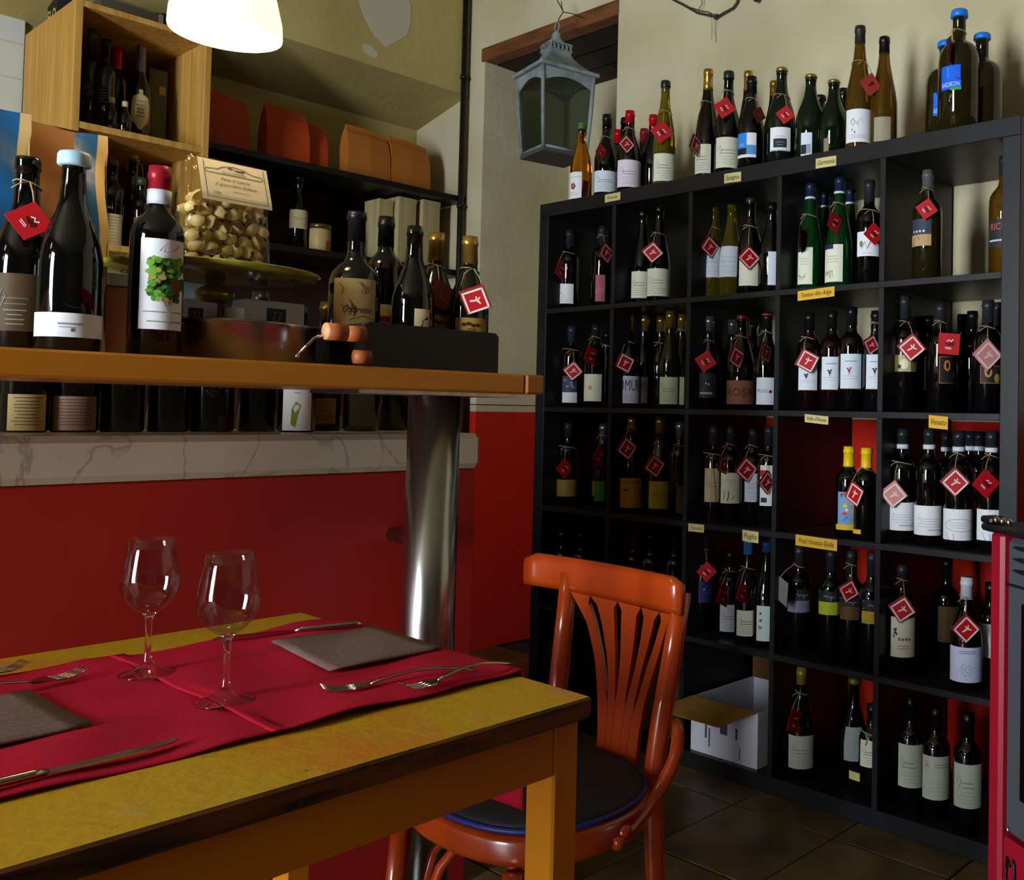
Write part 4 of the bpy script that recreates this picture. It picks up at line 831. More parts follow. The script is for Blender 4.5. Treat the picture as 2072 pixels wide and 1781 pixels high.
TAGM = {}
def tag_meshes(kind, s):
    """square card, its printed border frame and the little white figure, in the card plane (x right, z up, facing -y)"""
    k = (kind, round(s, 4))
    if k in TAGM: return TAGM[k]
    m = {'r': 'tagred', 'b': 'tagdark', 'f': 'tagfade', 'p': 'tagpink', 'd': 'tagbrown', 'g': 'taggrey', 'e': 'tagbrown'}[kind]
    h = s / 2; t = .0012
    card = MB().box(-h, h, -t / 2, t / 2, -h, h, .0004).mesh('price_tag', M[m])
    parts = []
    def flat(prims, name, m, y):
        b = MB()
        for vs, fs in prims: b.add([(p[0], y, p[1]) for p in vs], fs)
        parts.append(b.mesh(name, m))
    if kind in ('b', 'p'):
        # a smaller bordered card lies shifted on top, as the doubled tags in the shop
        g = h * .86; w = s * .075; o = h * .1
        flat([p_rect(-g + o, g + o, -g - o * .2, g - o * .2, 1)], 'tag_face', M['tagred'] if kind == 'b' else M['tagpink'], -t / 2 - .0006)
        flat([p_rect(-g + o, g + o, g - w - o * .2, g - o * .2, 1), p_rect(-g + o, g + o, -g - o * .2, -g + w - o * .2, 1), p_rect(-g + o, -g + w + o, -g, g - o * .2, 1), p_rect(g - w + o, g + o, -g, g - o * .2, 1)], 'tag_border', M['tagwhite'], -t / 2 - .0010)
        q = h * .5
        flat([p_line([(o - q * .2, -q * .9), (o, 0), (o + q * .1, q * .5)], s * .07), p_line([(o - q * .6, q * .25), (o, q * .1), (o + q * .7, q * .55)], s * .06), p_line([(o, q * .2), (o - q * .3, q * .8)], s * .05)], 'tag_figure', M['tagwhite'], -t / 2 - .0013)
    elif kind in ('r', 'f'):
        q = h * .7
        flat([p_line([(-q * .3, q * .3), (0, q * .55), (q * .25, q * .3), (q * .5, q * .62)], s * .05), p_line([(-q * .5, -q * .5), (q * .3, -q * .5)], s * .03), p_line([(-q * .4, -q * .66), (q * .35, -q * .66)], s * .03)], 'tag_figure', M['tagwhite'] if kind == 'r' else M['tagfade'], -t / 2 - .0006)
        flat([p_line([(-q * .5, -q * .05), (-q * .3, q * .15), (-q * .2, -q * .15)], s * .06), p_ring(q * .1, 0, q * .14, q * .2, s * .045, n=10), p_ring(q * .5, 0, q * .14, q * .2, s * .045, n=10)], 'tag_price', ink('3a0a10'), -t / 2 - .0007)
    elif kind == 'd':
        q = h * .6
        flat([p_line([(-q * .5, q * .6), (0, q * .2), (q * .1, -q * .5)], s * .05), p_line([(q * .3, -q * .2), (q * .8, -q * .1)], s * .03), p_line([(q * .3, -q * .34), (q * .8, -q * .24)], s * .03)], 'tag_figure', M['tagfade'], -t / 2 - .0006)
    TAGM[k] = (card, parts)
    return TAGM[k]

def make_bottle(row):
    x, y, z, h, th, shape, glass, capk, labs, tags, desc, grp = row
    rnd = random.Random(hash((x, y)) & 0xffff)
    R = RAD[shape]
    root = thing('wine_bottle', desc, 'bottle', (x, y, z))
    if grp == 'shelf': root['group'] = 'wine bottles displayed on the black shelf'
    raw('bottle_body', body_mesh(shape, h, glass), root)
    if capk: raw('capsule', cap_mesh(shape, h, capk[0], capk[1]), root)
    if shape == 'cider':
        MB().lathe([(h * .93, R * .40), (h * .995, R * .43), (h + .0015, R * .40)], 18).obj('crown_cap', mat('cap_green', '4a7a3a', 0.4), root)
    if shape == 'swing':
        MB().tube([(0, .03, h * .80), (0, .026, h * .92), (0, .012, h * 1.02), (0, -.012, h * 1.02), (0, -.026, h * .92), (0, -.02, h * .84)], .0016, 6).lathe([(h * .97, .012), (h * 1.04, .013)], 12, mi=1).obj('wire_bail', [CP['wire'], lab_mat('creamlit')], root)
    for (a0, a1, z0, z1, col, kind) in labs:
        z1 = min(z1, h * .97)
        nz = 5; na = max(6, int(abs(a1 - a0) / .16))
        b = MB(); vs = []; fs = []
        oval = (kind == 'oval')
        for j in range(nz + 1):
            zz = z0 + (z1 - z0) * j / nz
            rr = prad(shape, zz / h) * R + .0009
            k = math.sqrt(max(0.02, 1 - (2 * j / nz - 1) ** 2)) if oval else 1.0
            for i in range(na + 1):
                a = (a0 + a1) / 2 + (a1 - a0) * k * (i / na - .5)
                vs.append((rr * math.cos(a), rr * math.sin(a), zz))
        for j in range(nz):
            for i in range(na):
                p = j * (na + 1) + i
                fs.append((p, p + 1, p + na + 2, p + na + 1))
        b.add(vs, fs, True)
        lo = b.obj('label', lab_mat(col), root)
        W = (a1 - a0) * R; H = z1 - z0; am = (a0 + a1) / 2
        bycol = {}
        lev = 0
        for colr, prims in art(kind, W, H, rnd):
            lev += 1
            bycol.setdefault(colr, []).append((lev, prims))
        allb = MB(); mats = []
        for colr, lst in bycol.items():
            mi = len(mats); mats.append(ink(colr))
            for lv, prims in lst:
                for vs2, fs2 in prims:
                    w3 = []
                    for (u, v) in vs2:
                        u = max(-W / 2, min(W / 2, u)); vv = max(-.004, min(H, v))
                        rr = prad(shape, (z0 + vv) / h) * R + .0013 + .00012 * lv
                        a = am + u / R
                        w3.append((rr * math.cos(a), rr * math.sin(a), z0 + vv))
                    allb.add(w3, fs2, False, mi)
        if mats: allb.obj('label_print', mats, lo)
    for (dx, dy, dz, hw, hh, roll, kind) in tags:
        ph = math.radians(roll)
        s = 2 * hh / (abs(math.cos(ph)) + abs(math.sin(ph)))
        yaw = math.acos(max(.08, min(1, hw * 1.1 / hh)))
        if kind == 'e' and roll == 60: s = .062; yaw = 1.35
        card, parts = tag_meshes(kind, s)
        rotm = Matrix.Rotation(th + PI / 2 + yaw * (1 if dx * math.sin(th) < 0 else -1), 4, 'Z') @ Matrix.Rotation(ph, 4, 'Y')
        t = raw('price_tag', card, root)
        t.matrix_local = Matrix.Translation((dx, dy, dz)) @ rotm
        for p in parts: raw(p.name.split('.')[0], p, t)
        # twine from the top corner round the neck
        cs = [Vector((sx * s / 2, 0, sz * s / 2)) for sx in (-1, 1) for sz in (-1, 1)]
        top = max((rotm @ c for c in cs), key=lambda c: c.z)
        hole = Vector((dx, dy, dz)) + top * .86
        zn = max(h * .70, min(h * .88, hole.z + .035))
        rn = prad(shape, zn / h) * R + .0022
        if hole.z > h * .86: zn = h * .86
        a0 = math.atan2(hole.y, hole.x)
        loop = [(rn * math.cos(a0 + 2 * PI * i / 12), rn * math.sin(a0 + 2 * PI * i / 12), zn + .006 * math.cos(2 * PI * i / 12 + 1)) for i in range(13)]
        n0 = Vector(loop[0]); q = n0.lerp(hole, .5) + Vector((math.cos(a0), math.sin(a0), 0)) * .006
        b = MB().tube(loop, .0011, 5).tube([n0, n0.lerp(q, .6), q, hole], .0011, 5)
        b.tube([n0, n0 + Vector((.012 * math.sin(a0), -.012 * math.cos(a0), -.004)), n0 + Vector((.022 * math.sin(a0), -.022 * math.cos(a0), -.013))], .001, 5)
        b.obj('tag_string', M['twine'], root)
    return root

# ------------------------------------------------------------------ the room
ZT = 1.841           # height of the black shelf
fl = struct(MB().box(-1.7, 5.2, -5.2, 1.2, -.08, -.012).obj('floor', M['grout']))
tm = MB().box(-.1640, .1640, -.1640, .1640, -.012, 0, .002).mesh('floor_tile', M['floor'])
for i in range(14):
    for j in range(14):
        X = -1.1 + i * .333; Y = -3.95 + j * .333
        if X > 3.4 or Y > 1.0: continue
        t = raw('floor_tile', tm, fl, (X, Y, random.uniform(-.0012, 0)), (0, 0, random.choice((0, PI / 2, PI))))
struct(MB().box(-1.7, 5.2, -5.2, 1.2, 3.05, 3.2).obj('ceiling', M['ceil']))
struct(MB().box(-.04, 5.2, .40, 1.2, 0, 3.05).obj('wall_back', M['wall']))
struct(MB().box(-1.7, -.925, .40, 1.2, 0, 3.05).obj('wall_pier', M['wall']))
struct(MB().box(-.925, -.04, .905, 1.2, 0, 2.69).obj('wall_recess', M['wall']))
struct(MB().box(-.925, -.04, .40, 1.2, 2.75, 3.05).obj('wall_lintel', M['wall']))
struct(MB().box(-1.7, -1.47, -5.2, .40, 0, 3.05).obj('wall_left', M['wallw']))
struct(MB().prism([(-1.05, 2.555), (-1.47, 2.462), (-1.47, 3.05), (-1.05, 3.05)], 'y', -3.4, .40).obj('wall_soffit', M['wallw']))
pv = [(-.20 + .0, 3.0), (-.165, 2.85), (-.13, 2.76), (-.07, 2.69), (-.02, 2.655), (.03, 2.69), (.075, 2.73), (.10, 2.80), (.09, 2.87), (.075, 2.93), (.06, 3.0)]
struct(MB().prism([(q[0] + random.uniform(-.006, .006), q[1] + random.uniform(-.006, .006)) for q in pv], 'x', -1.051, -1.0485).obj('trim_1', M['patch']))
struct(MB().prism([(-.115, 2.60), (-.06, 2.588), (-.05, 2.615), (-.09, 2.64), (-.125, 2.63)], 'x', -1.051, -1.0488).obj('trim_2', M['patch']))
struct(MB().box(5.2, 5.35, -5.2, 1.2, 0, 3.05).obj('wall_right', M['walldark']))
wf = MB().box(-1.7, 1.2, -5.2, -5.0, 0, 3.05).box(2.0, 5.2, -5.2, -5.0, 0, 3.05).box(1.2, 2.0, -5.2, -5.0, 2.47, 3.05)
struct(wf.obj('wall_front', M['walldark']))
d1 = struct(MB().box(1.2, 1.24, -5.06, -5.0, 0, 2.47).box(1.96, 2.0, -5.06, -5.0, 0, 2.47).box(1.24, 1.96, -5.06, -5.0, 2.43, 2.47).box(1.24, 1.96, -5.06, -5.0, 0, .23).obj('door_1', M['iron']))
MB().box(1.24, 1.96, -5.04, -5.03, .23, 2.43).obj('door_pane', M['glowpane'], d1)
# lintel beam with dark plank soffit over the recess
lb = struct(MB().box(-.945, -.038, .392, .46, 2.69, 2.752, .003).obj('trim_3', M['beam']))
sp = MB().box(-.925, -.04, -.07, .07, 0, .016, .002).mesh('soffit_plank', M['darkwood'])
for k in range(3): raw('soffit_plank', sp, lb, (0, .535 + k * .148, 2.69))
pp = MB().tube([(-1.035, .365, 0), (-1.035, .365, 3.05)], .0135, 14)
for zz in (1.55, 2.02, 2.62): pp.lathe([(zz, .0175), (zz + .018, .0175)], 14, (-1.035, .365, 0)).tube([(-1.035, .372, zz + .009), (-1.035, .40, zz + .009)], .005, 6)
tag(pp.obj('wall_pipe', M['iron']), 'thin dark vertical pipe clamped to the wall corner behind the bar', 'pipe')
wt = struct(MB().box(-1.49, -1.452, -1.262, -1.178, 1.2, 2.9).obj('wall_tiled', M['cream']))
tl = MB().box(-1.452, -1.446, -.0395, .0395, -.062, .062, .002).mesh('wall_tile', M['tile'])
for k in range(12): raw('wall_tile', tl, wt, (0, -1.22, 1.30 + k * .127))

# ------------------------------------------------------------------ the black cube shelf
oo, tt, cc = .04843, .01729, .335
dv = lambda k: oo + k * cc + (k - .5) * tt
sh = thing('cube_shelf', 'large black five by five cube shelf full of wine bottles', 'shelf', (0, 0, 0))
e = .0015
MB().box(0, ZT, 0, .39, ZT - oo, ZT, e).obj('top_panel', M['shelf'], sh)
MB().box(0, ZT, 0, .39, 0, oo, e).obj('bottom_panel', M['shelf'], sh)
MB().box(0, oo, 0, .39, oo, ZT - oo, e).obj('side_panel', M['shelf'], sh)
MB().box(ZT - oo, ZT, 0, .39, oo, ZT - oo, e).obj('side_panel', M['shelf'], sh)
sb = MB().box(oo, ZT - oo, .001, .389, -tt / 2, tt / 2, .001).mesh('shelf_board', M['shelf'])
for k in range(1, 5): raw('shelf_board', sb, sh, (0, 0, dv(k)))
dm = MB().box(-tt / 2, tt / 2, 0, .388, 0, cc, .001).mesh('divider', M['shelf'])
for k in range(1, 5):
    for j in range(5): raw('divider', dm, sh, (dv(k), 0, oo + j * (cc + tt)))

for row in BOTTLES: make_bottle(row)

# handwritten region cards stuck to the shelf edges
def card(txt, x0, x1, z0, z1, drop, col, desc, y=-.002):
    w = x1 - x0; h = z1 - z0
    b = MB(); n = 6; vs = []; fs = []
    for i in range(n + 1):
        u = i / n
        yy = y - .0016 * math.sin(PI * u)
        vs += [(x0 + w * u, yy, z0 + drop * u), (x0 + w * u, yy, z1 + drop * u)]
    for i in range(n): fs.append((2 * i, 2 * i + 2, 2 * i + 3, 2 * i + 1))
    o = b.add(vs, fs).obj('shelf_card', M[col])
    tag(o, desc, 'card', 'handwritten region cards on the black shelf')
    if txt:
        vv, ff = p_text(txt, w / 2, h * .30, h * .46, w * .84, .25)
        MB().add([(x0 + p[0], y - .0008 - .0016 * math.sin(PI * p[0] / w), z0 + p[1] + drop * p[0] / w) for p in vv], ff).obj('lettering', ink('3a2e10'), o)
    return o
M['cardpale'] = mat('card_pale_yellow', 'c8bb7c', 0.7); M['cardyel'] = mat('card_yellow', 'd8aa2e', 0.7)
card('Francia', .348, .424, 1.8055, 1.832, .001, 'cardpale', 'pale yellow card reading Francia, leftmost on the shelf top edge')
card('Spagna', .884, .951, 1.799, 1.8285, -.002, 'cardpale', 'pale yellow card reading Spagna on the shelf top edge')
card('Germania', 1.227, 1.297, 1.795, 1.8235, -.001, 'cardpale', 'pale yellow card reading Germania on the shelf top edge')
card('Trentino Alto Adige', 1.171, 1.298, 1.420, 1.448, .006, 'cardyel', 'bright yellow card reading Trentino Alto Adige on the first inner board')
card("Valle d'Aosta", 1.203, 1.284, 1.073, 1.096, -.006, 'cardpale', "pale card reading Valle d'Aosta on the second inner board")
card('Veneto', 1.598, 1.653, 1.066, 1.099, -.004, 'cardyel', 'yellow card reading Veneto on the second inner board')
card('Toscana', .764, .829, .725, .749, .001, 'cardpale', 'dim small card reading Toscana, left on the third inner board')
card('Puglia', .982, 1.043, .716, .749, -.002, 'cardpale', 'pale card reading Puglia over the sky-blue capped bottle')
card('Friuli Venezia Giulia', 1.178, 1.320, .722, .753, -.003, 'cardyel', 'long yellow card reading Friuli Venezia Giulia in fourth column')
card('', 1.371, 1.405, .113, .135, -.001, 'cardpale', 'small blank beige card hanging low in the bottom row', -.003)
# twine loops on two bottom bottles
def loose_twine(c, r, z, desc):
    b = MB().tube([(c[0] + r * math.cos(a * .52), c[1] + r * math.sin(a * .52), z + .004 * math.sin(a)) for a in range(13)], .0018, 5)
    b.tube([(c[0], c[1] - r, z), (c[0] + .008, c[1] - r - .006, z - .012), (c[0] + .004, c[1] - r - .009, z - .028)], .0026, 5)
    tag(b.obj('twine_loop', M['twine']), desc, 'twine')
loose_twine((1.397, .07), .030, oo + .178, 'loop of twine round the short bottle at the last bottom divider')
loose_twine((1.6888, .06), .024, oo + .205, 'bit of twine on the neck of the bottom right bottle by the stove')

# open wine carton in the bottom row
cx0, cx1, cy0, cy1, cz0, cz1 = .772, 1.036, .02, .33, oo + .0005, .212
ct = thing('wine_carton', 'open white wine carton with brown flaps in the bottom row', 'box', (cx0, cy0, cz0))
t = .004
H_ = cz1 - cz0; Wc = cx1 - cx0; Dc = cy1 - cy0
b = MB().box(0, Wc, 0, t, 0, H_).box(0, Wc, Dc - t, Dc, 0, H_).box(0, t, t, Dc - t, 0, H_).box(Wc - t, Wc, t, Dc - t, 0, H_).box(t, Wc - t, t, Dc - t, 0, t)
b.obj('carton_body', M['boxwhite'], ct)
MB().add([(.002, .002, H_), (Wc - .002, .002, H_), (Wc - .055, -.115, H_ - .025), (-.045, -.115, H_ - .025), (.002, .002, H_ + .003), (Wc - .002, .002, H_ + .003), (Wc - .055, -.115, H_ - .022), (-.045, -.115, H_ - .022)], [(0, 1, 2, 3), (4, 5, 6, 7), (2, 3, 7, 6), (1, 2, 6, 5), (0, 3, 7, 4)]).obj('carton_flap', M['cardboard'], ct)
MB().box(.002, Wc - .002, Dc - .010, Dc - .006, H_, H_ + .145).obj('carton_flap', M['cardin'], ct)
b = MB()
for (u0, u1, v0, v1) in ((.22, .25, .30, .62), (.28, .30, .15, .5), (.45, .56, .45, .66), (.68, .71, .42, .62), (.74, .755, .08, .30)):
    b.add([(Wc * u, -.0006, H_ * v) for u, v in ((u0, v0), (u1, v0), (u1, v1), (u0, v1))], [(0, 1, 2, 3)])
b.obj('carton_print', ink('4a4654'), ct)
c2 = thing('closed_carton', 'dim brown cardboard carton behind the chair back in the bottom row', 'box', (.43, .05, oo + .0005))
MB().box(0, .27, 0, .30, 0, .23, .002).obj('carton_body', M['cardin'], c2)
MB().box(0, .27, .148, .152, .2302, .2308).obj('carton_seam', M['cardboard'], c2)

# ------------------------------------------------------------------ the bar
bf = thing('bar_front', 'red painted bar front under the marble slab', 'bar', (.80, -3.4, 0))
MB().box(0, .08, 0, 2.535, 0, .955, .003).obj('front_panel', M['redbar'], bf)
MB().box(-.36, -.0005, 2.45, 2.535, 0, .955, .003).obj('end_panel', M['redbar'], bf)
tag(MB().box(.42, .90, -3.4, -.863, .957, 1.037, .012).obj('marble_slab', M['marble']), 'veined cream marble bar slab below the wooden counter', 'slab')
bc = thing('wooden_counter', 'orange-brown wooden bar counter plank on a steel post', 'counter', (.80, -3.4, 1.127))
MB().box(0, .352, 0, 2.46, 0, .041, .004).obj('counter_plank', M['counter'], bc)
MB().box(-.0, .356, 2.461, 2.508, 0, .041, .004).obj('end_lipping', mat('end_lipping', '9a5a18', 0.45), bc)
MB().box(.16, .34, 2.10, 2.46, -.008, -.0005).obj('support_plate', M['steel'], bc)
po = thing('steel_post', 'thick brushed steel post carrying the end of the bar counter', 'post', (1.07, -1.10, 0))
MB().lathe([(0, .0505), (1.118, .0505)], 40).obj('post_tube', M['steel'], po)
MB().tube([(-.05, .03, .82), (-.192, .03, .82)], .0165, 16).obj('wall_stub', M['steel'], po)
MB().lathe([(.0, .075), (.008, .075)], 32).obj('base_flange', M['steel'], po)
cn = thing('steel_canister', 'pale metal canister standing on the marble end behind the steel post', 'canister', (.78, -.89, 1.037))
MB().lathe([(0, .028), (.003, .03), (.19, .03), (.192, .028)], 24).obj('canister_body', M['steel'], cn)
MB().lathe([(.192, .0315), (.206, .0315), (.21, .027)], 24).obj('canister_lid', M['steel'], cn)

ZC = 1.168
# black crate holding bottles
cr = thing('black_crate', 'low black wooden crate holding bottles at the end of the bar', 'crate', (.875, -1.285, ZC))
Dx, Dy, Hh = .255, .292, .083
def rounded(y0, y1, z0, z1, r, n=5):
    pts = [(y0, z0), (y1, z0)]
    for i in range(n + 1): a = PI / 2 * i / n; pts.append((y1 - r + r * math.cos(a), z1 - r + r * math.sin(a)))
    for i in range(n + 1): a = PI / 2 + PI / 2 * i / n; pts.append((y0 + r + r * math.cos(a), z1 - r + r * math.sin(a)))
    return pts
MB().prism(rounded(.0, Dy, 0, Hh, .012), 'x', Dx - .011, Dx).obj('crate_front', M['crate'], cr)
MB().prism(rounded(.0, Dy, 0, Hh, .012), 'x', 0, .011).obj('crate_back', M['crate'], cr)
MB().box(.0112, Dx - .0112, .001, .0115, 0, Hh - .002, .002).obj('crate_side', M['crate'], cr)
MB().box(.0112, Dx - .0112, Dy - .0115, Dy - .001, 0, Hh - .002, .002).obj('crate_side', M['crate'], cr)
MB().box(.0112, Dx - .0112, .0117, Dy - .0117, 0, .011).obj('crate_base', M['crate'], cr)

# round steel pan with boxes, cake stand and corkscrew-like handle
PX, PY = .985, -1.452
pn = thing('steel_pan', 'round low steel pan holding white boxes on the bar', 'pan', (PX, PY, ZC))
MB().lathe([(0, .128), (.003, .131), (.062, .134), (.066, .138), (.069, .137), (.0665, .133), (.062, .1315), (.005, .1285), (.004, .01)], 48, cap=False).lathe([(0, .001), (0, .128)], 48, cap=False).obj('pan_body', M['steel'], pn)
gy = .075
hd = MB().tube([(.128, gy + .03, .058), (.152, gy + .035, .062), (.150, gy - .005, .045), (.142, gy - .030, .014)], .0028, 8).ball((.142, gy - .030, .012), .004, 8)
hp = hd.obj('bail_wire', mat('chrome', 'dadada', 0.12, metal=1.0), pn)
g = MB().tube([(.158, gy + .012, .058), (.160, gy + .045, .058)], .0155, 16, mi=0)
g.tube([(.158, gy + .0105, .058), (.158, gy + .012, .058)], .0152, 16, mi=1)
g.tube([(.162, gy + .047, .057), (.166, gy + .078, .057)], .0145, 16, mi=0)
g.obj('wooden_grip', [M['grip'], M['gripend']], hp)
g = MB().tube([(.162, gy + .062, .016), (.166, gy + .09, .016)], .0125, 14)
g.obj('wooden_grip', M['grip'], hp)

def white_box(x, y0, y1, z0, z1, dep, desc, rz=0):
    o = thing('white_box', desc, 'box', (x, (y0 + y1) / 2, z0), rz)
    w = (y1 - y0) / 2; h = z1 - z0
    MB().box(-dep, 0, -w, w, 0, h, .0015).obj('box_body', M['boxwhite'], o)
    b = MB().add([(.0006, -w + 2 * w * u, h * v) for u, v in ((.36, .52), (.68, .52), (.68, .88), (.36, .88))], [(0, 1, 2, 3)])
    b.obj('box_logo', ink('3a3a40'), o)
    b = MB()
    for pts in (((.44, .56), (.50, .82), (.60, .82), (.56, .68), (.48, .66)), ((.50, .62), (.62, .60))):
        vs, fs = p_line([(-w + 2 * w * u, h * v) for u, v in pts], .0011); b.add([(.001, p[0], p[1]) for p in vs], fs)
    b.obj('box_logo_mark', ink('9a9aa0'), o)
    b = MB()
    vs, fs = p_line([(-w + 2 * w * u, h * v) for u, v in ((.05, .42), (.10, .54), (.14, .48), (.20, .50))], .0026); b.add([(.0008, p[0], p[1]) for p in vs], fs)
    b.obj('box_emblem', ink('1e1a1e'), o)
white_box(1.03, -1.455, -1.349, ZC + .006, ZC + .113, .05, 'white box with dark logo beside the wooden handle in the pan')
white_box(1.0, -1.56, -1.487, ZC + .006, ZC + .103, .05, 'white box with dark logo half hidden behind the crimson-capped bottle')
bb = MB().prism([(-.022, 0), (.01, 0), (.026, .014), (.026, .028), (-.022, .03)], 'x', -.012, 0)
o = bb.obj('folded_card', mat('pale_blue_card', 'b6cee0', 0.6), None, (.94, -1.512, ZC + .112)); tag(o, 'pale blue folded card propped above the left white box', 'card')
MB().box(-.008, -.004, -.02, .02, -.106, .002).obj('card_back', M['boxwhite'], o)
jc = thing('white_capped_jar', 'small jar with white ribbed cap between the two white boxes', 'jar', (1.035, -1.472, ZC + .006))
MB().lathe([(0, .012), (.003, .014), (.05, .014), (.056, .012)], 18).obj('jar_body', GL['olivedark'], jc)
MB().lathe([(.0565, .0135), (.058, .0145), (.068, .0145), (.069, .0138), (.071, .0145), (.086, .0145), (.088, .013)], 20).obj('jar_cap', M['whiteplastic'], jc)

cs = thing('cake_stand', 'olive green glass cake stand carrying the bag of pasta', 'cake stand', (.955, -1.475, ZC + .0055))
z0 = 1.322 - (ZC + .0055)
MB().lathe([(z0, .02), (z0, .125), (z0 + .004, .165), (z0 + .010, .172), (z0 + .012, .170), (z0 + .007, .160), (z0 + .005, .02)], 56, cap=False).lathe([(z0, .0005), (z0, .02)], 24, cap=False).lathe([(z0 + .005, .0005), (z0 + .005, .02)], 24, cap=False).obj('plate', M['plate'], cs)
MB().lathe([(0, .062), (.004, .060), (.012, .030), (.03, .012), (.055, .009), (.062, .014), (.068, .012), (z0 - .05, .012), (z0 - .046, .022), (z0 - .036, .031), (z0 - .028, .0315), (z0 - .02, .024), (z0 - .015, .014), (z0 - .0012, .018)], 32).obj('stem', M['brassglass'], cs)
b = MB()
for k in range(26):
    a = random.uniform(0, 2 * PI); r = random.uniform(.05, .155); L = random.uniform(.01, .03)
    vs, fs = p_line([(r * math.cos(a), r * math.sin(a)), (r * math.cos(a + L / r * .5), r * math.sin(a + L / r * .5)), (r * .97 * math.cos(a + L / r), r * .97 * math.sin(a + L / r))], random.uniform(.001, .004))
    zz = z0 - .0006 + max(0, (r - .125)) * .1
    b.add([(p[0], p[1], zz - .0004) for p in vs], fs)
b.obj('plate_flecks', ink('2e2a10'), cs)

# transparent bag of pasta
pz = z0 + ZC + .0055 + .0055
pb = thing('pasta_bag', 'clear bag of shell pasta with printed label on the cake stand', 'pasta bag', (.985, -1.478, pz), .03)
hw, hd_, hb = .074, .036, .198
lev = []
for j in range(15):
    v = j / 14
    fx = 1.0 - .10 * v + .02 * math.sin(v * 9); fd = 1.0 if v < .62 else 1.0 - .80 * (v - .62) / .38
    ring = []
    for i in range(28):
        a = 2 * PI * i / 28
        c_, s_ = math.cos(a), math.sin(a)
        p = 0.35
        ring.append((hd_ * fd * math.copysign(abs(c_) ** p, c_) * (1 + random.uniform(-.03, .03)), hw * fx * math.copysign(abs(s_) ** p, s_), hb * v + (.001 if j == 0 else 0)))
    lev.append(ring)
b = MB(); vs = [p for r in lev for p in r]; fs = []
for j in range(14):
    for i in range(28):
        k = (i + 1) % 28; fs.append((j * 28 + i, j * 28 + k, (j + 1) * 28 + k, (j + 1) * 28 + i))
fs.append(tuple(range(28))); fs.append(tuple(14 * 28 + i for i in range(28)))
b.add(vs, fs, True).obj('bag_film', M['film'], pb)
def shell_mesh():
    b = MB(); vs = []; fs = []; n = 10; m = 7
    for j in range(m + 1):
        t_ = j / m
        r = .0125 * math.sin(PI * (.08 + .84 * t_)) ** .7
        for i in range(n):
            a = .5 + (2 * PI - 1.3) * i / (n - 1)
            q = r * (1 - .25 * i / n)
            vs.append((q * math.cos(a), q * math.sin(a), .026 * (t_ - .5)))
    for j in range(m):
        for i in range(n - 1): fs.append((j * n + i, j * n + i + 1, (j + 1) * n + i + 1, (j + 1) * n + i))
    return b.add(vs, fs, True).mesh('pasta_shell', M['pasta'])
psm = shell_mesh()
rr = random.Random(3)
for layer, (xx, nrow) in enumerate(((.018, 6), (-.006, 6))):
    for j in range(nrow):
        for i in range(6):
            zz = .016 + j * .0215 + rr.uniform(-.003, .003)
            yy = -.056 + i * .0215 + (j % 2) * .009 + rr.uniform(-.002, .002)
            if abs(yy) > .062: continue
            raw('pasta_shell', psm, pb, (xx + rr.uniform(-.003, .003), yy, zz), (rr.uniform(0, 6), rr.uniform(0, 6), rr.uniform(0, 6)))
LW, LH = .118, .076
def plab(x_off, prims, name, m, par):
    b = MB()
    for v2, f2 in prims:
        b.add([(hd_ * (1.0 - .80 * max(0, ((.118 + p[1]) / hb - .62)) / .38) + .004 + x_off, p[0] + .008, .118 + p[1]) for p in v2], f2)
    return b.obj(name, m, par)
def grid(u0, u1, v0, v1, n=6):
    vs = []; fs = []
    for j in range(n + 1):
        for i in range(3): vs.append((u0 + (u1 - u0) * i / 2, v0 + (v1 - v0) * j / n))
    for j in range(n):
        for i in range(2): fs.append((j * 3 + i, j * 3 + i + 1, j * 3 + i + 4, j * 3 + i + 3))
    return vs, fs
pl = plab(0, [grid(-LW / 2, LW / 2, 0, LH)], 'bag_label', M['cream'], pb)
bw = .0012
plab(.0006, [p_rect(-.05, .052, .006, .006 + bw), p_line([(-.05, .006), (-.05, .073)], bw), p_line([(.052, .006), (.052, .073)], bw),
             p_line([(-.046, .052), (-.050, .0555), (-.046, .059), (-.028, .060), (-.018, .066), (0, .069), (.018, .066), (.030, .060), (.046, .059), (.050, .0555), (.046, .052), (-.046, .052)], .0013)], 'label_frame', ink('55564e'), pl)
plab(.0009, [p_text('Forno Santa Rita', 0, .0538, .0042, .082, .2), p_text('Pasta di Semola', 0, .040, .0055, .07, .25), p_text('di grano duro Siciliano', 0, .030, .0055, .09, .25), p_text('ingredienti al forno', .008, .0205, .0028, .045, .25), p_text('500g', -.034, .0135, .0045, .014, .2)], 'lettering', ink('2c2c2e'), pl)
plab(.0011, [p_disc(-.006, .0645, .005, .0014, 8), p_line([(.002, .0625), (.01, .0618), (.018, .0632)], .0026), p_line([(0, .062), (0, .067)], .001)], 'label_emblem', ink('3a2030'), pl)

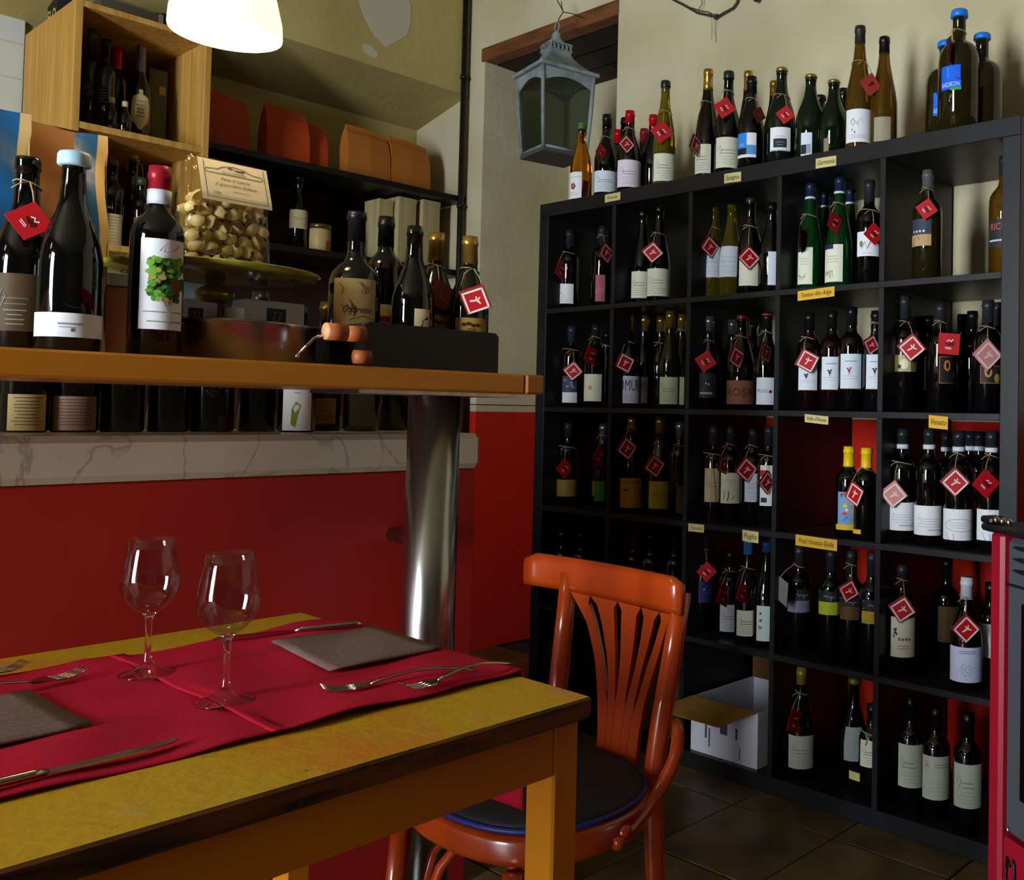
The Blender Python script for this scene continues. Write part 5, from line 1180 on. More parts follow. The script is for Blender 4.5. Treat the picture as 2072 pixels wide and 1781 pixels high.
# kraft and blue bags at the left end of the bar
def blue_bag(y, desc, x=.86, rz=0.0, h=.392):
    o = thing('coffee_bag', desc, 'bag', (x, y, ZC), rz)
    def strip(u0, u1, m, name, off=0.0):
        b = MB(); vs = []; fs = []; n = 14
        for j in range(n + 1):
            v = j / n
            for i in range(5):
                u = u0 + (u1 - u0) * i / 4
                bulge = .040 * (1 - max(0, v - .55) / .45 * .92) * (1 - .15 * abs(u / .058) ** 3)
                vs.append((bulge + .004 * math.sin(v * 17 + u * 60) * (v > .3) + off, u + .003 * math.sin(v * 13 + u * 30), h * v))
        for j in range(n):
            for i in range(4): fs.append((j * 5 + i, j * 5 + i + 1, (j + 1) * 5 + i + 1, (j + 1) * 5 + i))
        return b.add(vs, fs, True).obj(name, M[m], o)
    strip(-.058, .012, 'kraft', 'bag_front')
    strip(.012, .043, 'bagblue', 'blue_band')
    strip(.043, .058, 'bagcream', 'bag_edge')
    b = MB(); vs = []; fs = []
    for j in range(15):
        v = j / 14; bul = .040 * (1 - max(0, v - .55) / .45 * .92)
        vs += [(-bul, -.058, h * v), (bul * .85, -.058, h * v), (-bul, .058, h * v), (bul * .85, .058, h * v)]
    for j in range(14):
        a = j * 4; c_ = a + 4
        fs += [(a, a + 1, c_ + 1, c_), (a + 2, a + 3, c_ + 3, c_ + 2), (a, a + 2, c_ + 2, c_)]
    fs += [(0, 1, 3, 2), (56, 57, 59, 58)]
    b.add(vs, fs).obj('bag_back', M['bagcream'], o)
blue_bag(-1.675, 'kraft bag with blue band and cream edge behind the pale blue capped bottle', .84)
blue_bag(-1.795, 'bag with blue band and cream edge cut off by the left picture side', .88)
bx = thing('brown_box', 'small brown wooden box between the two front bottles on the bar', 'box', (.845, -1.59, ZC))
MB().box(-.03, .03, -.026, .026, 0, .128, .002).obj('box_body', mat('brown_box_wood', '8a4a14', 0.6), bx)
MB().box(-.034, .034, -.028, .028, .1285, .150, .002).obj('box_lid', mat('grey_box_lid', '7c765c', 0.6), bx)

# pendant lamp
LX, LY, LZ = 1.0, -1.489, 1.748
lp = thing('pendant_lamp', 'glowing white bell-shaped pendant lamp over the bar', 'lamp', (LX, LY, LZ))
LAMP = mat('lamp_shade_glow', (1.0, 0.83, 0.52), 0.4, emit=1.5)
MB().lathe([(0, .0885), (.004, .0895), (.03, .088), (.07, .079), (.11, .064), (.15, .042), (.17, .026), (.172, .023), (.168, .024), (.148, .039), (.108, .061), (.068, .076), (.03, .085), (.004, .0868)], 44, cap=False).obj('lamp_shade', LAMP, lp)
MB().ball((0, 0, .035), .03, 12).tube([(0, 0, .008), (0, 0, -.012)], .004, 8).obj('bulb', mat('bulb_glow', (1.0, 0.86, 0.6), 0.4, emit=6.0), lp)
MB().lathe([(.172, .026), (.20, .024), (.21, .012)], 20).tube([(0, 0, .21), (0, 0, 3.05 - LZ)], .003, 8).obj('lamp_cord', M['iron'], lp)
light('pendant_bulb', 'POINT', (LX, LY, LZ - .02), 1.7, (1.0, 0.78, 0.48), shadow_soft_size=0.04)

# ------------------------------------------------------------------ back of the bar
pbx = thing('pine_box_unit', 'pine plank box shelf holding bottles behind the lamp', 'shelf', (-1.43, -1.184, 0))
bd = .53; wy = .415
zs_ = (1.585, 1.995, 2.395)
MB().box(0, bd, 0, .022, 1.585, 2.412, .001).obj('side_panel', M['pine'], pbx)
MB().box(0, bd, wy - .022, wy, 1.585, 2.412, .001).obj('side_panel', M['pine'], pbx)
MB().box(0, bd - .001, .0225, wy - .0225, 2.392, 2.412, .001).obj('top_board', M['pine'], pbx)
MB().box(0, bd - .001, .0225, wy - .0225, 1.99, 2.012, .001).obj('middle_board', M['pine'], pbx)
MB().box(0, bd - .001, .0225, wy - .0225, 1.60, 1.622, .001).obj('bottom_board', M['pine'], pbx)
MB().box(0, .008, .0225, wy - .0225, 1.6225, 2.39).obj('back_panel', mat('pine_back_dark', '5a3c14', 0.7), pbx)
def black_box(x, y0, y1, z0, z1, m, name, desc, cat):
    o = MB().box(x - .09, x, y0, y1, z0, z1, .002).obj(name, m); tag(o, desc, cat); return o
sbx = thing('printed_box', 'black box with pale lettering on top of the pine box', 'box', (-1.22, -1.15, 2.4125))
MB().box(-.10, .0, 0, .055, 0, .16, .001).obj('box_body', M['ink'], sbx)
vv, ff = p_text('FLO', .05, .02, .045, .085, 0)
MB().add([(-.10 + p[0], -.0006, p[1]) for p in vv], ff).obj('lettering', ink('d8cc80'), sbx)
gb = thing('grey_case', 'dim grey-green case lying on the pine box near the lamp', 'case', (-1.2, -1.06, 2.4125))
MB().box(-.12, .1, 0, .20, 0, .10, .003).obj('case_body', mat('case_grey', '4a4636', 0.7), gb)
MB().box(.1002, .104, .185, .2, 0, .10).obj('case_edge', mat('case_edge', '8a8468', 0.6), gb)
ovp = thing('grey_green_packet', 'tall grey-green packet at the right inside the pine box', 'packet', (-1.16, -.885, 2.0125))
MB().box(-.02, .02, 0, .062, 0, .31, .002).obj('packet_body', mat('packet_greygreen', '4c4a2a', 0.7), ovp)
MB().box(.0202, .0206, .035, .055, .22, .25).obj('packet_seal', mat('packet_seal', 'a88838', 0.6), ovp)

up = thing('upper_plank', 'long black plank shelf in the wall niche carrying paper bags', 'shelf', (-1.47, -.79, 2.052))
MB().box(0, .42, .022, 1.19, 0, .026, .002).obj('plank_board', M['plank'], up)
lo_ = thing('lower_plank', 'black plank shelf in the wall niche carrying wooden cases', 'shelf', (-1.47, -.79, 1.705))
MB().box(0, .42, .022, 1.19, 0, .028, .002).obj('plank_board', M['plank'], lo_)
struct(MB().box(-1.4695, -1.462, -.76, .395, 1.20, 2.05).obj('trim_4', M['redbrown']))
bcab = thing('back_cabinet', 'dark brown cabinet behind the bar under the niche', 'cabinet', (-1.46, -3.3, 0))
MB().box(0, .50, 0, 3.68, 0, 1.28, .003).obj('cabinet_body', M['redbrown'], bcab)
for k in range(5):
    d = MB().box(.5005, .515, .03 + k * .73, .73 + k * .73, .06, 1.20, .003).obj('cabinet_door', M['redbrown'], bcab)
    MB().tube([(.515, .66 + k * .73, .62), (.53, .66 + k * .73, .62)], .008, 8).obj('knob', M['iron'], d)
def paper_bag(y0, y1, h, x, m, desc, top=.012, lean=0.0):
    o = thing('paper_bag', desc, 'bag', (x, (y0 + y1) / 2, 2.0785)); o['group'] = 'paper bags on the upper niche plank'
    w = (y1 - y0) / 2; b = MB(); vs = []; fs = []
    lv = ((0, 1, 1), (.25, 1.0, 1.0), (.6, .99, .9), (.85, .97, .5), (.93, .96, .16), (1, .96, .10))
    for v, fw, fd in lv:
        for sx, sy in ((1, -1), (1, 0), (1, 1), (-1, 1), (-1, 0), (-1, -1)):
            vs.append((sx * .042 * fd * (1.12 if sy == 0 else 1), sy * w * fw + lean * v, h * v - top * v * (sy > 0) + random.uniform(-.002, .002) * (v > 0)))
    for j in range(len(lv) - 1):
        for i in range(6): fs.append((j * 6 + i, j * 6 + (i + 1) % 6, (j + 1) * 6 + (i + 1) % 6, (j + 1) * 6 + i))
    fs += [tuple(range(6)), tuple(30 + i for i in range(6))]
    b.add(vs, fs).obj('bag_body', M[m], o)
    MB().box(-.007, .0075, -w * .95 + lean * .95, w * .95 + lean * .95, h * .9 - top * .5, h * .915 - top * .5).obj('bag_fold', M[m], o)
paper_bag(-.735, -.52, .232, -1.20, 'bagorange', 'orange paper bag beside the pine box on the niche plank')
paper_bag(-.458, -.283, .235, -1.19, 'bagorange', 'orange paper bag with pointed corner, middle of the niche plank')
paper_bag(-.275, -.185, .212, -1.23, 'bagorange', 'darker orange paper bag tucked beside the pointed one')
paper_bag(-.112, .085, .240, -1.20, 'bagtan', 'tan-orange paper bag, left one of the touching pair')
paper_bag(.090, .285, .236, -1.20, 'bagtan', 'tan-orange paper bag, right one of the touching pair')
def case(y0, y1, z1, x, dep, desc):
    o = thing('wooden_case', desc, 'case', (x, (y0 + y1) / 2, 1.7335)); o['group'] = 'pale wooden cases on the lower niche plank'
    w = (y1 - y0) / 2
    MB().box(-dep, 0, -w, w, 0, z1, .002).obj('case_body', M['woodbox'], o)
    MB().box(.0003, .003, -w, w, z1 * .93, z1, .001).obj('case_rim', M['woodbox'], o)
case(.035, .105, .285, -1.16, .12, 'pale wooden case, leftmost of three on the lower niche plank')
case(.112, .20, .305, -1.13, .14, 'pale wooden case standing forward, second on the lower niche plank')
case(.225, .315, .312, -1.12, .16, 'pale wooden case nearest the pipe on the lower niche plank')
jr = thing('label_jar', 'small jar with cream and orange label on the lower niche plank', 'jar', (-1.15, -.23, 1.7335))
MB().lathe([(0, .040), (.003, .043), (.095, .043), (.10, .040)], 24).obj('jar_body', mat('jar_label', 'b09a60', 0.5), jr)
MB().lathe([(.1005, .0435), (.118, .0435), (.12, .041)], 24).obj('jar_lid', mat('jar_lid', '6a5a30', 0.3, metal=0.7), jr)
MB().add([(.0436 * math.cos(a * .1 + .1), .0436 * math.sin(a * .1 + .1), z) for z in (.01, .05) for a in range(7)], [(i, i + 1, i + 8, i + 7) for i in range(6)]).obj('jar_sticker', mat('jar_sticker', 'b0481a', 0.5), jr)

# ------------------------------------------------------------------ lantern and wall wire
ln = thing('hanging_lantern', 'weathered grey square tin lantern hung before the recess', 'lantern', (-.262, .27, 2.108), math.radians(-12))
bs, ts = .094, .118     # half sizes of base and brim
zb, ztp = .018, .33
MB().box(-bs - .006, bs + .006, -bs - .006, bs + .006, 0, .016, .002).obj('lantern_base', M['lanternd'], ln)
for sx in (-1, 1):
    for sy in (-1, 1):
        MB().tube([(sx * bs, sy * bs, .016), (sx * (bs + .9 * (ts - bs) * .5), sy * (bs + .9 * (ts - bs) * .5), .17), (sx * (ts - .006), sy * (ts - .006), ztp)], .0085, 4).obj('corner_post', M['lantern'], ln)
for k in range(4):
    b = MB(); n = 10; vs = []; fs = []
    for i in range(n + 1):
        u = -1 + 2 * i / n
        a = ztp - .026 - .032 * (u * u) ** 1.0
        vs += [(u * (ts - .008), -(ts - .004), ztp), (u * (ts - .010), -(ts - .008), a), (u * (ts - .008), -(ts - .010), ztp), (u * (ts - .010), -(ts - .014), a)]
    for i in range(n):
        q = 4 * i
        fs += [(q, q + 1, q + 5, q + 4), (q + 2, q + 3, q + 7, q + 6), (q + 1, q + 3, q + 7, q + 5)]
    o = b.add(vs, fs).obj('arched_frieze', M['lantern'], ln); o.rotation_euler = (0, 0, k * PI / 2)
    o = MB().tube([(-bs, -bs, .022), (bs, -bs, .022)], .0065, 4).obj('bottom_rail', M['lantern'], ln); o.rotation_euler = (0, 0, k * PI / 2)
    b = MB().add([(-bs + .006, -bs + .001, .025), (bs - .006, -bs + .001, .025), (ts - .014, -ts + .012, ztp - .02), (-ts + .014, -ts + .012, ztp - .02)], [(0, 1, 2, 3)])
    vs = [(v[0], v[1] + .0015, v[2]) for v in b.v]; b.add(vs, [(3, 2, 1, 0)]); b.f += [(0, 1, 5, 4), (1, 2, 6, 5), (2, 3, 7, 6), (3, 0, 4, 7)]; b.s += [False] * 4; b.mi += [0] * 4
    o = b.obj('glass_pane', M['pane'], ln); o.rotation_euler = (0, 0, k * PI / 2)
MB().box(-ts - .012, ts + .012, -ts - .012, ts + .012, ztp + .0005, ztp + .016, .003).obj('brim', M['lantern'], ln)
b = MB(); vs = []; fs = []
rp = [(ztp + .016, ts + .004), (ztp + .028, ts - .018), (ztp + .05, .075), (ztp + .075, .052), (ztp + .095, .043), (ztp + .10, .043)]
for z, r in rp: vs += [(r, r, z), (-r, r, z), (-r, -r, z), (r, -r, z)]
for j in range(len(rp) - 1):
    for i in range(4): fs.append((j * 4 + i, j * 4 + (i + 1) % 4, (j + 1) * 4 + (i + 1) % 4, (j + 1) * 4 + i))
fs += [(3, 2, 1, 0), tuple(20 + i for i in range(4))]
b.add(vs, fs).obj('roof', M['lantern'], ln)
b = MB().box(-.045, .045, -.045, .045, ztp + .1005, ztp + .105).box(-.047, .047, -.047, .047, ztp + .130, ztp + .136)
for k in range(4):
    for i in range(5):
        a = -.036 + .018 * i
        p0, p1 = [(a, -.044, ztp + .104), (a + .012, -.044, ztp + .131)], [(a + .012, -.044, ztp + .104), (a, -.044, ztp + .131)]
        for p in (p0, p1):
            c_, s_ = math.cos(k * PI / 2), math.sin(k * PI / 2)
            b.tube([(q[0] * c_ - q[1] * s_, q[0] * s_ + q[1] * c_, q[2]) for q in p], .0028, 5)
b.box(-.038, .038, -.038, .038, ztp + .105, ztp + .13).obj('pierced_collar', M['lantern'], ln)
MB().lathe([(ztp + .136, .046), (ztp + .15, .030), (ztp + .165, .020), (ztp + .18, .018), (ztp + .19, .010), (ztp + .195, .004)], 16).tube([(.0 + .018 * math.cos(a * .45), 0, ztp + .212 + .02 * math.sin(a * .45)) for a in range(14)], .003, 6, closed=True).obj('finial_ring', M['lantern'], ln)
MB().tube([(0, 0, ztp + .195), (.014, .0, ztp + .24), (.012, .02, ztp + .275), (0, .06, ztp + .285), (0, .12, ztp + .283), (0, .135, ztp + .283)], .0022, 6).tube([(0.012, .02, ztp + .275), (-.012, .018, ztp + .31), (-.032, .015, ztp + .335)], .0022, 6).tube([(0.012, .02, ztp + .275), (.0, .02, ztp + .30), (-.006, .02, ztp + .325)], .002, 6).obj('hanging_cord', M['wire'], ln)

ww = MB()
wy_ = .388
ww.tube([(.20, wy_, 2.71), (.266, wy_, 2.672), (.33, wy_, 2.632), (.40, wy_, 2.585), (.455, wy_, 2.562), (.50, wy_, 2.552)], .0045, 8)
ww.tube([(.30, wy_ - .004, 2.648), (.36, wy_ - .006, 2.615), (.42, wy_ - .004, 2.586), (.46, wy_ - .004, 2.572)], .002, 6)
ww.tube([(.492, wy_, 2.542), (.53, wy_, 2.552), (.575, wy_, 2.560), (.592, wy_, 2.575), (.60, wy_, 2.61), (.61, wy_, 2.65)], .0042, 8)
ww.tube([(.42, wy_ - .004, 2.572), (.41, wy_ - .006, 2.59), (.43, wy_ - .006, 2.61), (.42, wy_ - .006, 2.635)], .0016, 6)
ww.tube([(.49, wy_, 2.545), (.487, wy_ + .004, 2.49), (.491, wy_ + .004, 2.455)], .0009, 5)
ww.tube([(.471, wy_, 2.545), (.47, wy_ + .004, 2.50), (.468, wy_ + .004, 2.47)], .0007, 5)
ww.ball((.492, wy_ - .004, 2.543), .007, 8).ball((.466, wy_ - .002, 2.560), .008, 8)
ww.tube([(.60, wy_, 2.60), (.65, wy_, 2.585), (.68, wy_ - .01, 2.565)], .003, 6).ball((.69, wy_ - .012, 2.562), .012, 8, (1, .8, 1.2))
tag(ww.obj('wire_vine', M['wire']), 'twisted dark wire vine fixed high on the plaster wall', 'wire ornament')

# ------------------------------------------------------------------ dining table and what lies on it
TX0, TX1, TY1, TZ = 1.150, 1.888, -1.396, .740
TY0 = -2.75
tb = thing('dining_table', 'worn yellow wooden table with red cloth in the foreground', 'table', (1.52, -2.07, 0))
bx_ = lambda x0, x1, y0, y1, z0, z1: (x0 - 1.52, x1 - 1.52, y0 + 2.07, y1 + 2.07, z0, z1)
top = MB().box(*bx_(TX0, TX1, TY0, TY1, TZ - .026, TZ), .003)
for i, f in enumerate(top.f):
    zc = [top.v[k][2] for k in f]
    top.mi[i] = 0 if min(zc) > TZ - .0005 else 1
top.obj('tabletop', [M['tabletop'], M['tableedge']], tb)
ae = .018
az0, az1 = .650, TZ - .0265
MB().box(*bx_(TX1 - ae - .02, TX1 - ae, TY0 + .06, TY1 - .045, az0, az1), .002).obj('apron', M['tablewood'], tb)
MB().box(*bx_(TX0 + ae, TX0 + ae + .02, TY0 + .06, TY1 - .045, az0, az1), .002).obj('apron', M['tablewood'], tb)
MB().box(*bx_(TX0 + ae + .05, TX1 - ae - .06, TY1 - .04, TY1 - .02, az0, az1), .002).obj('apron', M['tablewood'], tb)
MB().box(*bx_(TX0 + ae + .05, TX1 - ae - .06, TY0 + .02, TY0 + .04, az0, az1), .002).obj('apron', M['tablewood'], tb)
for (x0, x1) in ((TX1 - ae - .052, TX1 - ae + .001), (TX0 + ae, TX0 + ae + .05)):
    for (y0, y1) in ((TY1 - .045, TY1 - .006), (TY0 + .006, TY0 + .05)):
        MB().box(*bx_(x0, x1, y0, y1, 0, az1), .003).obj('leg', M['tablewood'], tb)

def wr(x, y):
    return (.0022 * math.sin(9 * x + 21 * y + 2.2 * math.sin(11 * x)) + .0018 * math.sin(30 * x - 13 * y + 1.0) + .0012 * math.sin(17 * x + 44 * y)) 
def cloth(x0, x1, y0, y1, z, hang, desc, nx=48, ny=60, seed=0):
    b = MB(); vs = []; fs = []
    rows = ny + (16 if hang else 0)
    for j in range(rows + 1):
        for i in range(nx + 1):
            u = i / nx
            x = x0 + (x1 - x0) * u + .003 * math.sin(j * .23 + seed)
            if j <= ny:
                y = y0 + (y1 - y0) * j / ny + .003 * math.sin(u * 9 + seed)
                zz = z + .0042 + wr(x + seed, y) * (1 if 2 < j < ny - 2 else .5)
                zz = max(z + .0005, zz)
            else:
                k = (j - ny) / 16
                y = y1 + .008 + .005 * math.sin(u * 7) * k
                zz = z + .003 - .187 * k
                if k < .1: y -= .004
            vs.append((x, y, zz))
    for j in range(rows):
        for i in range(nx):
            p = j * (nx + 1) + i
            fs.append((p, p + 1, p + nx + 2, p + nx + 1))
    o = b.add(vs, fs, True).obj('table_cloth', M['cloth'])
    tag(o, desc, 'cloth')
    sd = o.modifiers.new('thick', 'SOLIDIFY'); sd.thickness = .0012; sd.offset = 1
    return o
cloth(1.272, 1.742, -2.6, -1.705, TZ + .0004, False, 'crimson cloth at the left, partly under the second cloth', seed=.7)
cloth(1.283, 1.748, -1.722, TY1 - .002, TZ + .0040, True, 'crimson cloth hanging over the right end of the yellow table')

def napkin(pts, desc, z):
    b = MB(); vs = []; fs = []; n = 10
    P = [Vector((p[0], p[1], 0)) for p in pts]
    for lay in (0, 1):
        for j in range(n + 1):
            for i in range(n + 1):
                u, v = i / n, j / n
                p = P[0].lerp(P[1], u).lerp(P[3].lerp(P[2], u), v)
                vs.append((p.x, p.y, z + lay * (.0025 + .0035 * max(0, u * v) ** 3 + .0012 * math.sin(5 * u + 7 * v))))
    m = (n + 1) ** 2
    for lay in (0, 1):
        for j in range(n):
            for i in range(n):
                q = lay * m + j * (n + 1) + i; fs.append((q, q + 1, q + n + 2, q + n + 1))
    ed = [i for i in range(n + 1)] + [(n + 1) * j + n for j in range(1, n + 1)] + [(n + 1) * n + i for i in range(n - 1, -1, -1)] + [(n + 1) * j for j in range(n - 1, 0, -1)]
    for a, c_ in zip(ed, ed[1:] + ed[:1]): fs.append((a, c_, m + c_, m + a))
    return tag(b.add(vs, fs, True).obj('napkin', M['napkin']), desc, 'napkin')
ZN = TZ + .0118
napkin([(1.374, -1.550), (1.580, -1.572), (1.588, -1.412), (1.392, -1.404)], 'folded taupe napkin near the right end of the table', ZN)
napkin([(1.38, -2.06), (1.585, -2.06), (1.590, -1.836), (1.392, -1.842)], 'folded taupe napkin at the left picture edge on the table', ZN - .004)

def knife(p0, p1, desc, z):
    a = Vector((p0[0], p0[1], 0)); d = Vector((p1[0], p1[1], 0)) - a; L = d.length; ang = math.atan2(d.y, d.x)
    o = thing('table_knife', desc, 'knife', (p0[0], p0[1], z), ang)
    MB().tube([(0, 0, .003), (.01, 0, .0042), (L * .42, 0, .0038), (L * .47, 0, .003)], [.004, .0052, .0042, .0032], 8).obj('handle', M['cutlery'], o)
    MB().prism([(L * .46, -.0035), (L * .52, -.0075), (L * .85, -.009), (L * .96, -.005), (L, .004), (L * .55, .0045), (L * .46, .0035)], 'z', .0018, .0034).obj('blade', M['cutlery'], o)
def fork(p0, p1, desc, z, tilt=0.0):
    d = Vector((p1[0] - p0[0], p1[1] - p0[1], 0)); L = d.length; ang = math.atan2(d.y, d.x)
    o = thing('table_fork', desc, 'fork', (p0[0], p0[1], z), ang)
    b = MB(); n = 12; vs = []; fs = []
    hz = lambda t: .003 + .010 * max(0, math.sin(PI * min(1, t / .72))) * .9
    for i in range(n + 1):
        t = .70 * i / n; w = (.0065 - .0035 * min(1, t / .45)) if t < .5 else .003 + .0015 * (t - .5) / .2
        vs += [(t * L, -w, hz(t)), (t * L, w, hz(t)), (t * L, w, hz(t) + .002), (t * L, -w, hz(t) + .002)]
    for i in range(n):
        for k in range(4): fs.append((4 * i + k, 4 * i + (k + 1) % 4, 4 * i + 4 + (k + 1) % 4, 4 * i + 4 + k))
    fs += [(0, 1, 2, 3), tuple(4 * n + k for k in range(4))]
    b.add(vs, fs, True).obj('handle', M['cutlery'], o)
    z1 = hz(.70)
    b = MB().prism([(.69 * L, -.0035), (.74 * L, -.0105), (.80 * L, -.012), (.80 * L, .012), (.74 * L, .0105), (.69 * L, .0035)], 'z', max(.001, z1 - .002), z1 + .001)
    for k in range(4):
        yy = -.0098 + k * .0065
        b.tube([(.795 * L, yy, max(.0022, z1 - .001)), (.88 * L, yy, .002), (.95 * L, yy, .004), (L, yy, .009)], [.0016, .0015, .0013, .0008], 5)
    b.obj('tines', M['cutlery'], o)
ZK = TZ + .011
knife((1.367, -1.408), (1.300, -1.600), 'table knife lying beyond the right taupe napkin', ZK)
fork((1.722, -1.452), (1.665, -1.625), 'table fork with its tines toward the left, nearer one on the right setting', ZK)
fork((1.7335, -1.405), (1.733, -1.560), 'table fork whose handle reaches toward the right table corner', ZK + .001)
knife((1.722, -2.010), (1.7105, -1.795), 'table knife along the near edge of the cloth at left', ZK - .003)
fork((1.30, -1.975), (1.262, -1.812), 'table fork with handle out of the left picture edge', ZK - .003)
fork((1.395, -1.965), (1.352, -1.772), 'table fork with tines toward the left wine glass', ZK - .003)

def wine_glass(x, y, h, desc):
    o = thing('wine_glass', desc, 'glass', (x, y, TZ + .0085)); o['group'] = 'empty wine glasses on the table'
    k = h / .185
    foot = MB().lathe([(0, .030), (.0008, .0325), (.002, .0328), (.0035, .030), (.0075, .016), (.013, .008), (.02, .0048), (.03, .0036), (.055 * k, .0033), (.072 * k, .0038), (.08 * k, .006), (.0835 * k, .0085)], 40)
    foot.obj('stem_and_foot', M['glass'], o)
    prof = [(.0837, .0080), (.086, .0125), (.092, .0195), (.100, .0262), (.110, .0308), (.122, .0330), (.135, .0328), (.150, .0306), (.168, .0272), (.185, .0246)]
    inn = [(z, r - .0011) for z, r in prof[::-1]]; inn[-1] = (.0868, .004)
    inn[-2] = (.0885, .0115)
    MB().lathe([(z * k, r) for z, r in prof] + [(z * k, r) for z, r in inn] + [(.0866 * k, .0002)], 48, cap=False).lathe([(.0837 * k, .0002), (.0837 * k, .0080)], 48, cap=False).obj('bowl', M['bowlglass'], o)
wine_glass(1.607, -1.709, .173, 'empty wine glass nearer to the camera, right one of two')
wine_glass(1.414, -1.723, .173, 'empty wine glass farther back, left one of two')

# ------------------------------------------------------------------ bentwood chair
ch = thing('bentwood_chair', 'reddish brown bentwood chair with fan slats and dark seat at the table end', 'chair', (1.47, -1.15, 0))
CX, CY = 1.47, -1.15
def yb(z): return -.955 + .12 * (z - .8)
def bp(x, z, off=0.0): return (x - CX, yb(z) + off - CY, z)
# top rail, slightly curved
b = MB(); vs = []; fs = []; n = 16
sec = [(-.011, 0), (-.013, .012), (-.013, .050), (-.009, .060), (0, .064), (.009, .060), (.011, .048), (.011, .004), (.007, 0)]
for i in range(n + 1):
    u = i / n; x = 1.210 + (1.640 - 1.210) * u; cv = -.018 * (2 * u - 1) ** 2 + .008
    for (dy, dz) in sec:
        kz = .86 if i in (0, n) else 1
        vs.append((x - CX, yb(.77) + dy * (.7 if i in (0, n) else 1) + cv - CY, .742 - .003 * u + dz * kz))
m = len(sec)
for i in range(n):
    for k in range(m): fs.append((i * m + k, i * m + (k + 1) % m, (i + 1) * m + (k + 1) % m, (i + 1) * m + k))
fs += [tuple(range(m)), tuple(n * m + k for k in range(m))[::-1]]
b.add(vs, fs, True).obj('top_rail', M['chair'], ch)
for s, X in ((-1, (1.322, 1.330, 1.334, 1.336, 1.325)), (1, (1.625, 1.620, 1.612, 1.608, 1.625))):
    pts = [bp(X[0], .775, .004), bp(X[1], .66), bp(X[2], .56, -.002), bp(X[3], .46, -.004), (X[3] - CX + s * .004, yb(.30) + .02 - CY, .30), (X[4] - CX + s * .012, yb(.1) + .065 - CY, .002)]
    MB().tube(pts, [.0165, .018, .0185, .0185, .017, .0145], 14).obj('back_post', M['chair'], ch)
# fan splat: five slats between a top band and a bottom board
edges = [
 [(1.342, .741), (1.396, .69), (1.427, .631), (1.444, .571), (1.457, .503), (1.459, .46)],
 [(1.398, .741), (1.427, .695), (1.453, .636), (1.470, .577), (1.478, .535), (1.480, .46)],
 [(1.474, .740), (1.480, .694), (1.488, .642), (1.493, .581), (1.495, .545), (1.496, .46)],
 [(1.536, .738), (1.534, .683), (1.529, .63), (1.521, .577), (1.519, .545), (1.517, .46)],
 [(1.583, .736), (1.573, .689), (1.558, .635), (1.545, .572), (1.539, .540), (1.538, .46)],
 [(1.608, .736), (1.598, .694), (1.584, .64), (1.567, .577), (1.562, .526), (1.562, .46)]]
gap = [0, .0120, .0105, .0095, .0085, 0]
def ip(e, t):
    t *= len(e) - 1; k = min(int(t), len(e) - 2); f = t - k
    return (e[k][0] + (e[k + 1][0] - e[k][0]) * f, e[k][1] + (e[k + 1][1] - e[k][1]) * f)
for q in range(5):
    vs = []; fs = []; n = 16
    for i in range(n + 1):
        t = i / n
        g0 = gap[q] * max(0, 1 - t / .66) ** .6 if t < .66 else 0; g1 = gap[q + 1] * max(0, 1 - t / .66) ** .6 if t < .66 else 0
        if t < .05: g0 = g1 = 0
        a = ip(edges[q], t); c_ = ip(edges[q + 1], t)
        xa, xb = a[0] + g0 + .0004, c_[0] - g1 - .0004
        for (x, z) in ((xa, a[1]), (xb, c_[1])):
            for off in (-.004, .004): vs.append(bp(x, z, off + .002 * math.sin(PI * t)))
    for i in range(n):
        k = 4 * i
        fs += [(k, k + 2, k + 6, k + 4), (k + 1, k + 5, k + 7, k + 3), (k, k + 4, k + 5, k + 1), (k + 2, k + 3, k + 7, k + 6)]
    fs += [(0, 1, 3, 2), (4 * n, 4 * n + 2, 4 * n + 3, 4 * n + 1)]
    MB().add(vs, fs, False).obj('back_slat', M['chair'], ch)
# round seat frame, cushion with blue piping
def seat_ring(k, z):
    out = []
    for i in range(40):
        a = 2 * PI * i / 40
        c_, s_ = math.cos(a), math.sin(a)
        rx = .213 - .022 * max(0, s_); ry = .178
        out.append((k * rx * math.copysign(abs(c_) ** .82, c_), k * ry * math.copysign(abs(s_) ** .82, s_), z))
    return out
def loft(rings, mi=0):
    b = MB(); vs = [p for r in rings for p in r]; n = len(rings[0]); fs = []
    for j in range(len(rings) - 1):
        for i in range(n): fs.append((j * n + i, j * n + (i + 1) % n, (j + 1) * n + (i + 1) % n, (j + 1) * n + i))
    fs += [tuple(range(n))[::-1], tuple((len(rings) - 1) * n + i for i in range(n))]
    return b.add(vs, fs, True, mi)
loft([seat_ring(.93, .408), seat_ring(.985, .411), seat_ring(1.0, .42), seat_ring(1.0, .445), seat_ring(.985, .452), seat_ring(.95, .455)]).obj('seat_frame', M['chair'], ch)
cu = loft([seat_ring(.94, .4555), seat_ring(.95, .462), seat_ring(.90, .474), seat_ring(.7, .482), seat_ring(.3, .485)]).obj('seat_cushion', M['seat'], ch)
MB().tube(seat_ring(.952, .4605), .0045, 8, closed=True).obj('piping', M['piping'], cu)
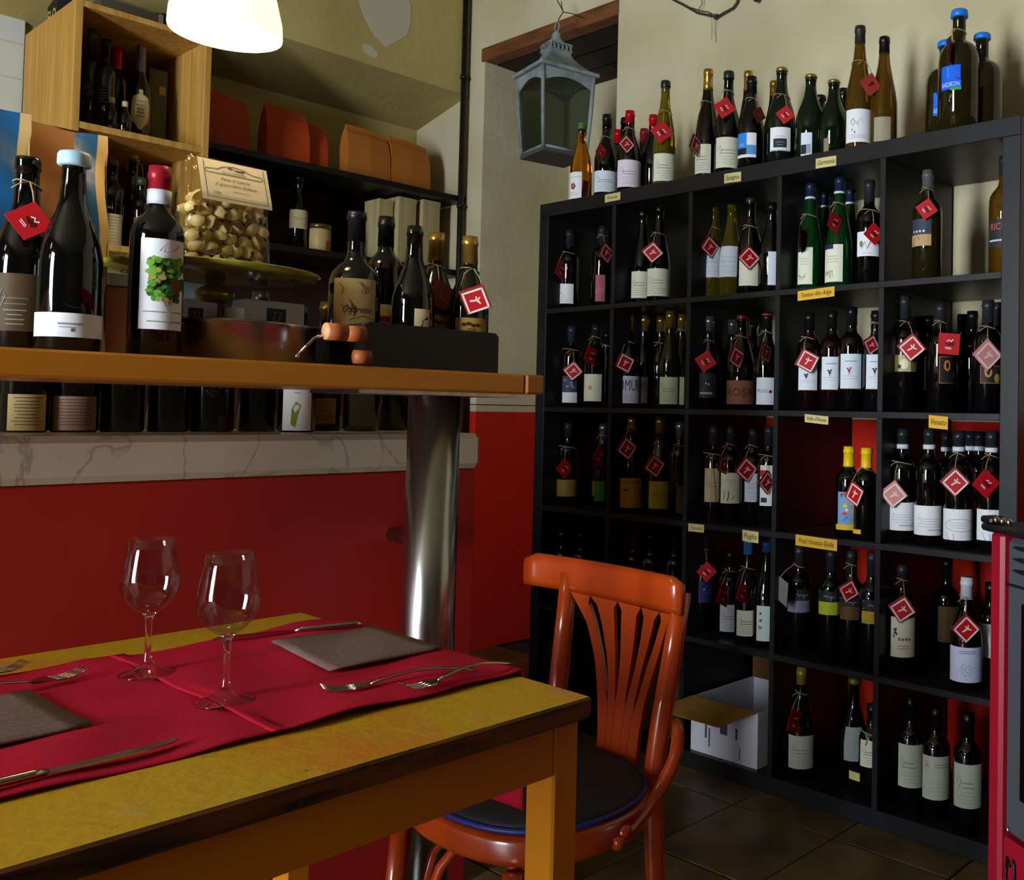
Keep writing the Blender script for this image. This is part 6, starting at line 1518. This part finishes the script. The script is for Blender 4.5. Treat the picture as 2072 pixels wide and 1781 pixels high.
for s in (-1, 1):
    MB().tube([(s * .148, -.150, .407), (s * .160, -.158, .25), (s * .172, -.168, .002)], [.0175, .0165, .013], 14).obj('front_leg', M['chair'], ch)
    # bent braces under the seat and hip bracket beside the back post
    MB().tube([(s * .152, -.128, .20), (s * .148, -.09, .33), (s * .13, -.04, .385), (s * .10, .02, .398)], .0095, 10).obj('brace', M['chair'], ch)
    MB().tube([(-.160, .188, .550), (-.172, .180, .53), (-.178, .160, .49), (-.180, .110, .445), (-.190, .05, .425), (-.2, -.01, .418)] if s < 0 else [(.160, .180, .552), (.174, .172, .538), (.182, .155, .498), (.184, .112, .452), (.200, .05, .428), (.216, -.01, .420)], [.009, .0115, .0118, .0115, .011, .010], 12, sm=5).obj('hip_bracket', M['chair'], ch)
    MB().ball((s * .214, .012, .432), .012, 10, (.8, 1, 1)).obj('bolt_cap', M['chair'], ch)
MB().tube([(-.13, -.14, .20), (-.11, -.10, .32), (-.06, -.085, .385), (0, -.08, .398), (.06, -.085, .385), (.11, -.10, .32), (.14, -.14, .20)], .0095, 10).obj('brace', M['chair'], ch)
MB().tube([(.13, -.11, .22), (.06, -.03, .215), (0, 0, .213), (-.06, -.03, .215), (-.13, -.11, .22)], .009, 10).obj('stretcher', M['chair'], ch)

# ------------------------------------------------------------------ stove at the right
st = thing('pellet_stove', 'burgundy and grey stove cut off by the right picture edge', 'stove', (2.097, -.71, 0), math.atan2(-.52, .854))
# local x runs along the front to the right, local y to the back
MB().box(0, .036, .0, .05, .0, .905, .006).obj('front_column', M['stovered'], st)
MB().box(.50, .536, .0, .05, .0, .905, .006).obj('front_column', M['stovered'], st)
MB().box(.0, .536, .0505, .46, .0, .905, .004).obj('stove_body', M['stoveblack'], st)
dr = MB().box(.042, .494, .004, .05, .423, .912 - .012, .008).obj('fire_door', M['stovegrey'], st)
MB().box(.088, .45, -.0005, .0039, .49, .80, .006).obj('door_window', mat('stove_dark_glass', '08080a', 0.1), dr)
b = MB()
for k in range(3): b.prism([(.062 + .06 * math.cos(2 * PI * i / 14) + .06, .886 - .0185 * k + .0045 * math.sin(2 * PI * i / 14)) for i in range(14)], 'y', .0015, .0042)
b.obj('vent_slots', M['stoveblack'], dr)
MB().box(.042, .494, .0028, .0041, .822, .8265).obj('door_groove', M['stoveblack'], dr)
MB().lathe([(0, .005), (.003, .004)], 12).obj('screw', M['steel'], dr, (.055, .003, .432)).rotation_euler = (PI / 2, 0, 0)
pnl = MB().box(.0365, .4995, .006, .05, .05, .415, .004).obj('lower_panel', M['stovered'], st)
u_ = MB().tube([(.062, .004, .375), (.055, .002, .388), (.052, .002, .36), (.054, .002, .335), (.062, .004, .330)], .0022, 6).tube([(.068, .004, .39), (.074, .002, .382), (.075, .002, .35), (.070, .004, .335)], .0022, 6)
u_.obj('latch', M['stoveblack'], pnl)
MB().box(-.008, .544, -.014, .475, .906, .918, .004).box(-.012, .02, -.012, .02, .9185, .930, .003).obj('top_plate', M['stoveblack'], st)
for k in range(3): MB().ball((.03 + .018 * k, -.008, .9265), .006, 8).obj('top_stud', M['steel'], st)
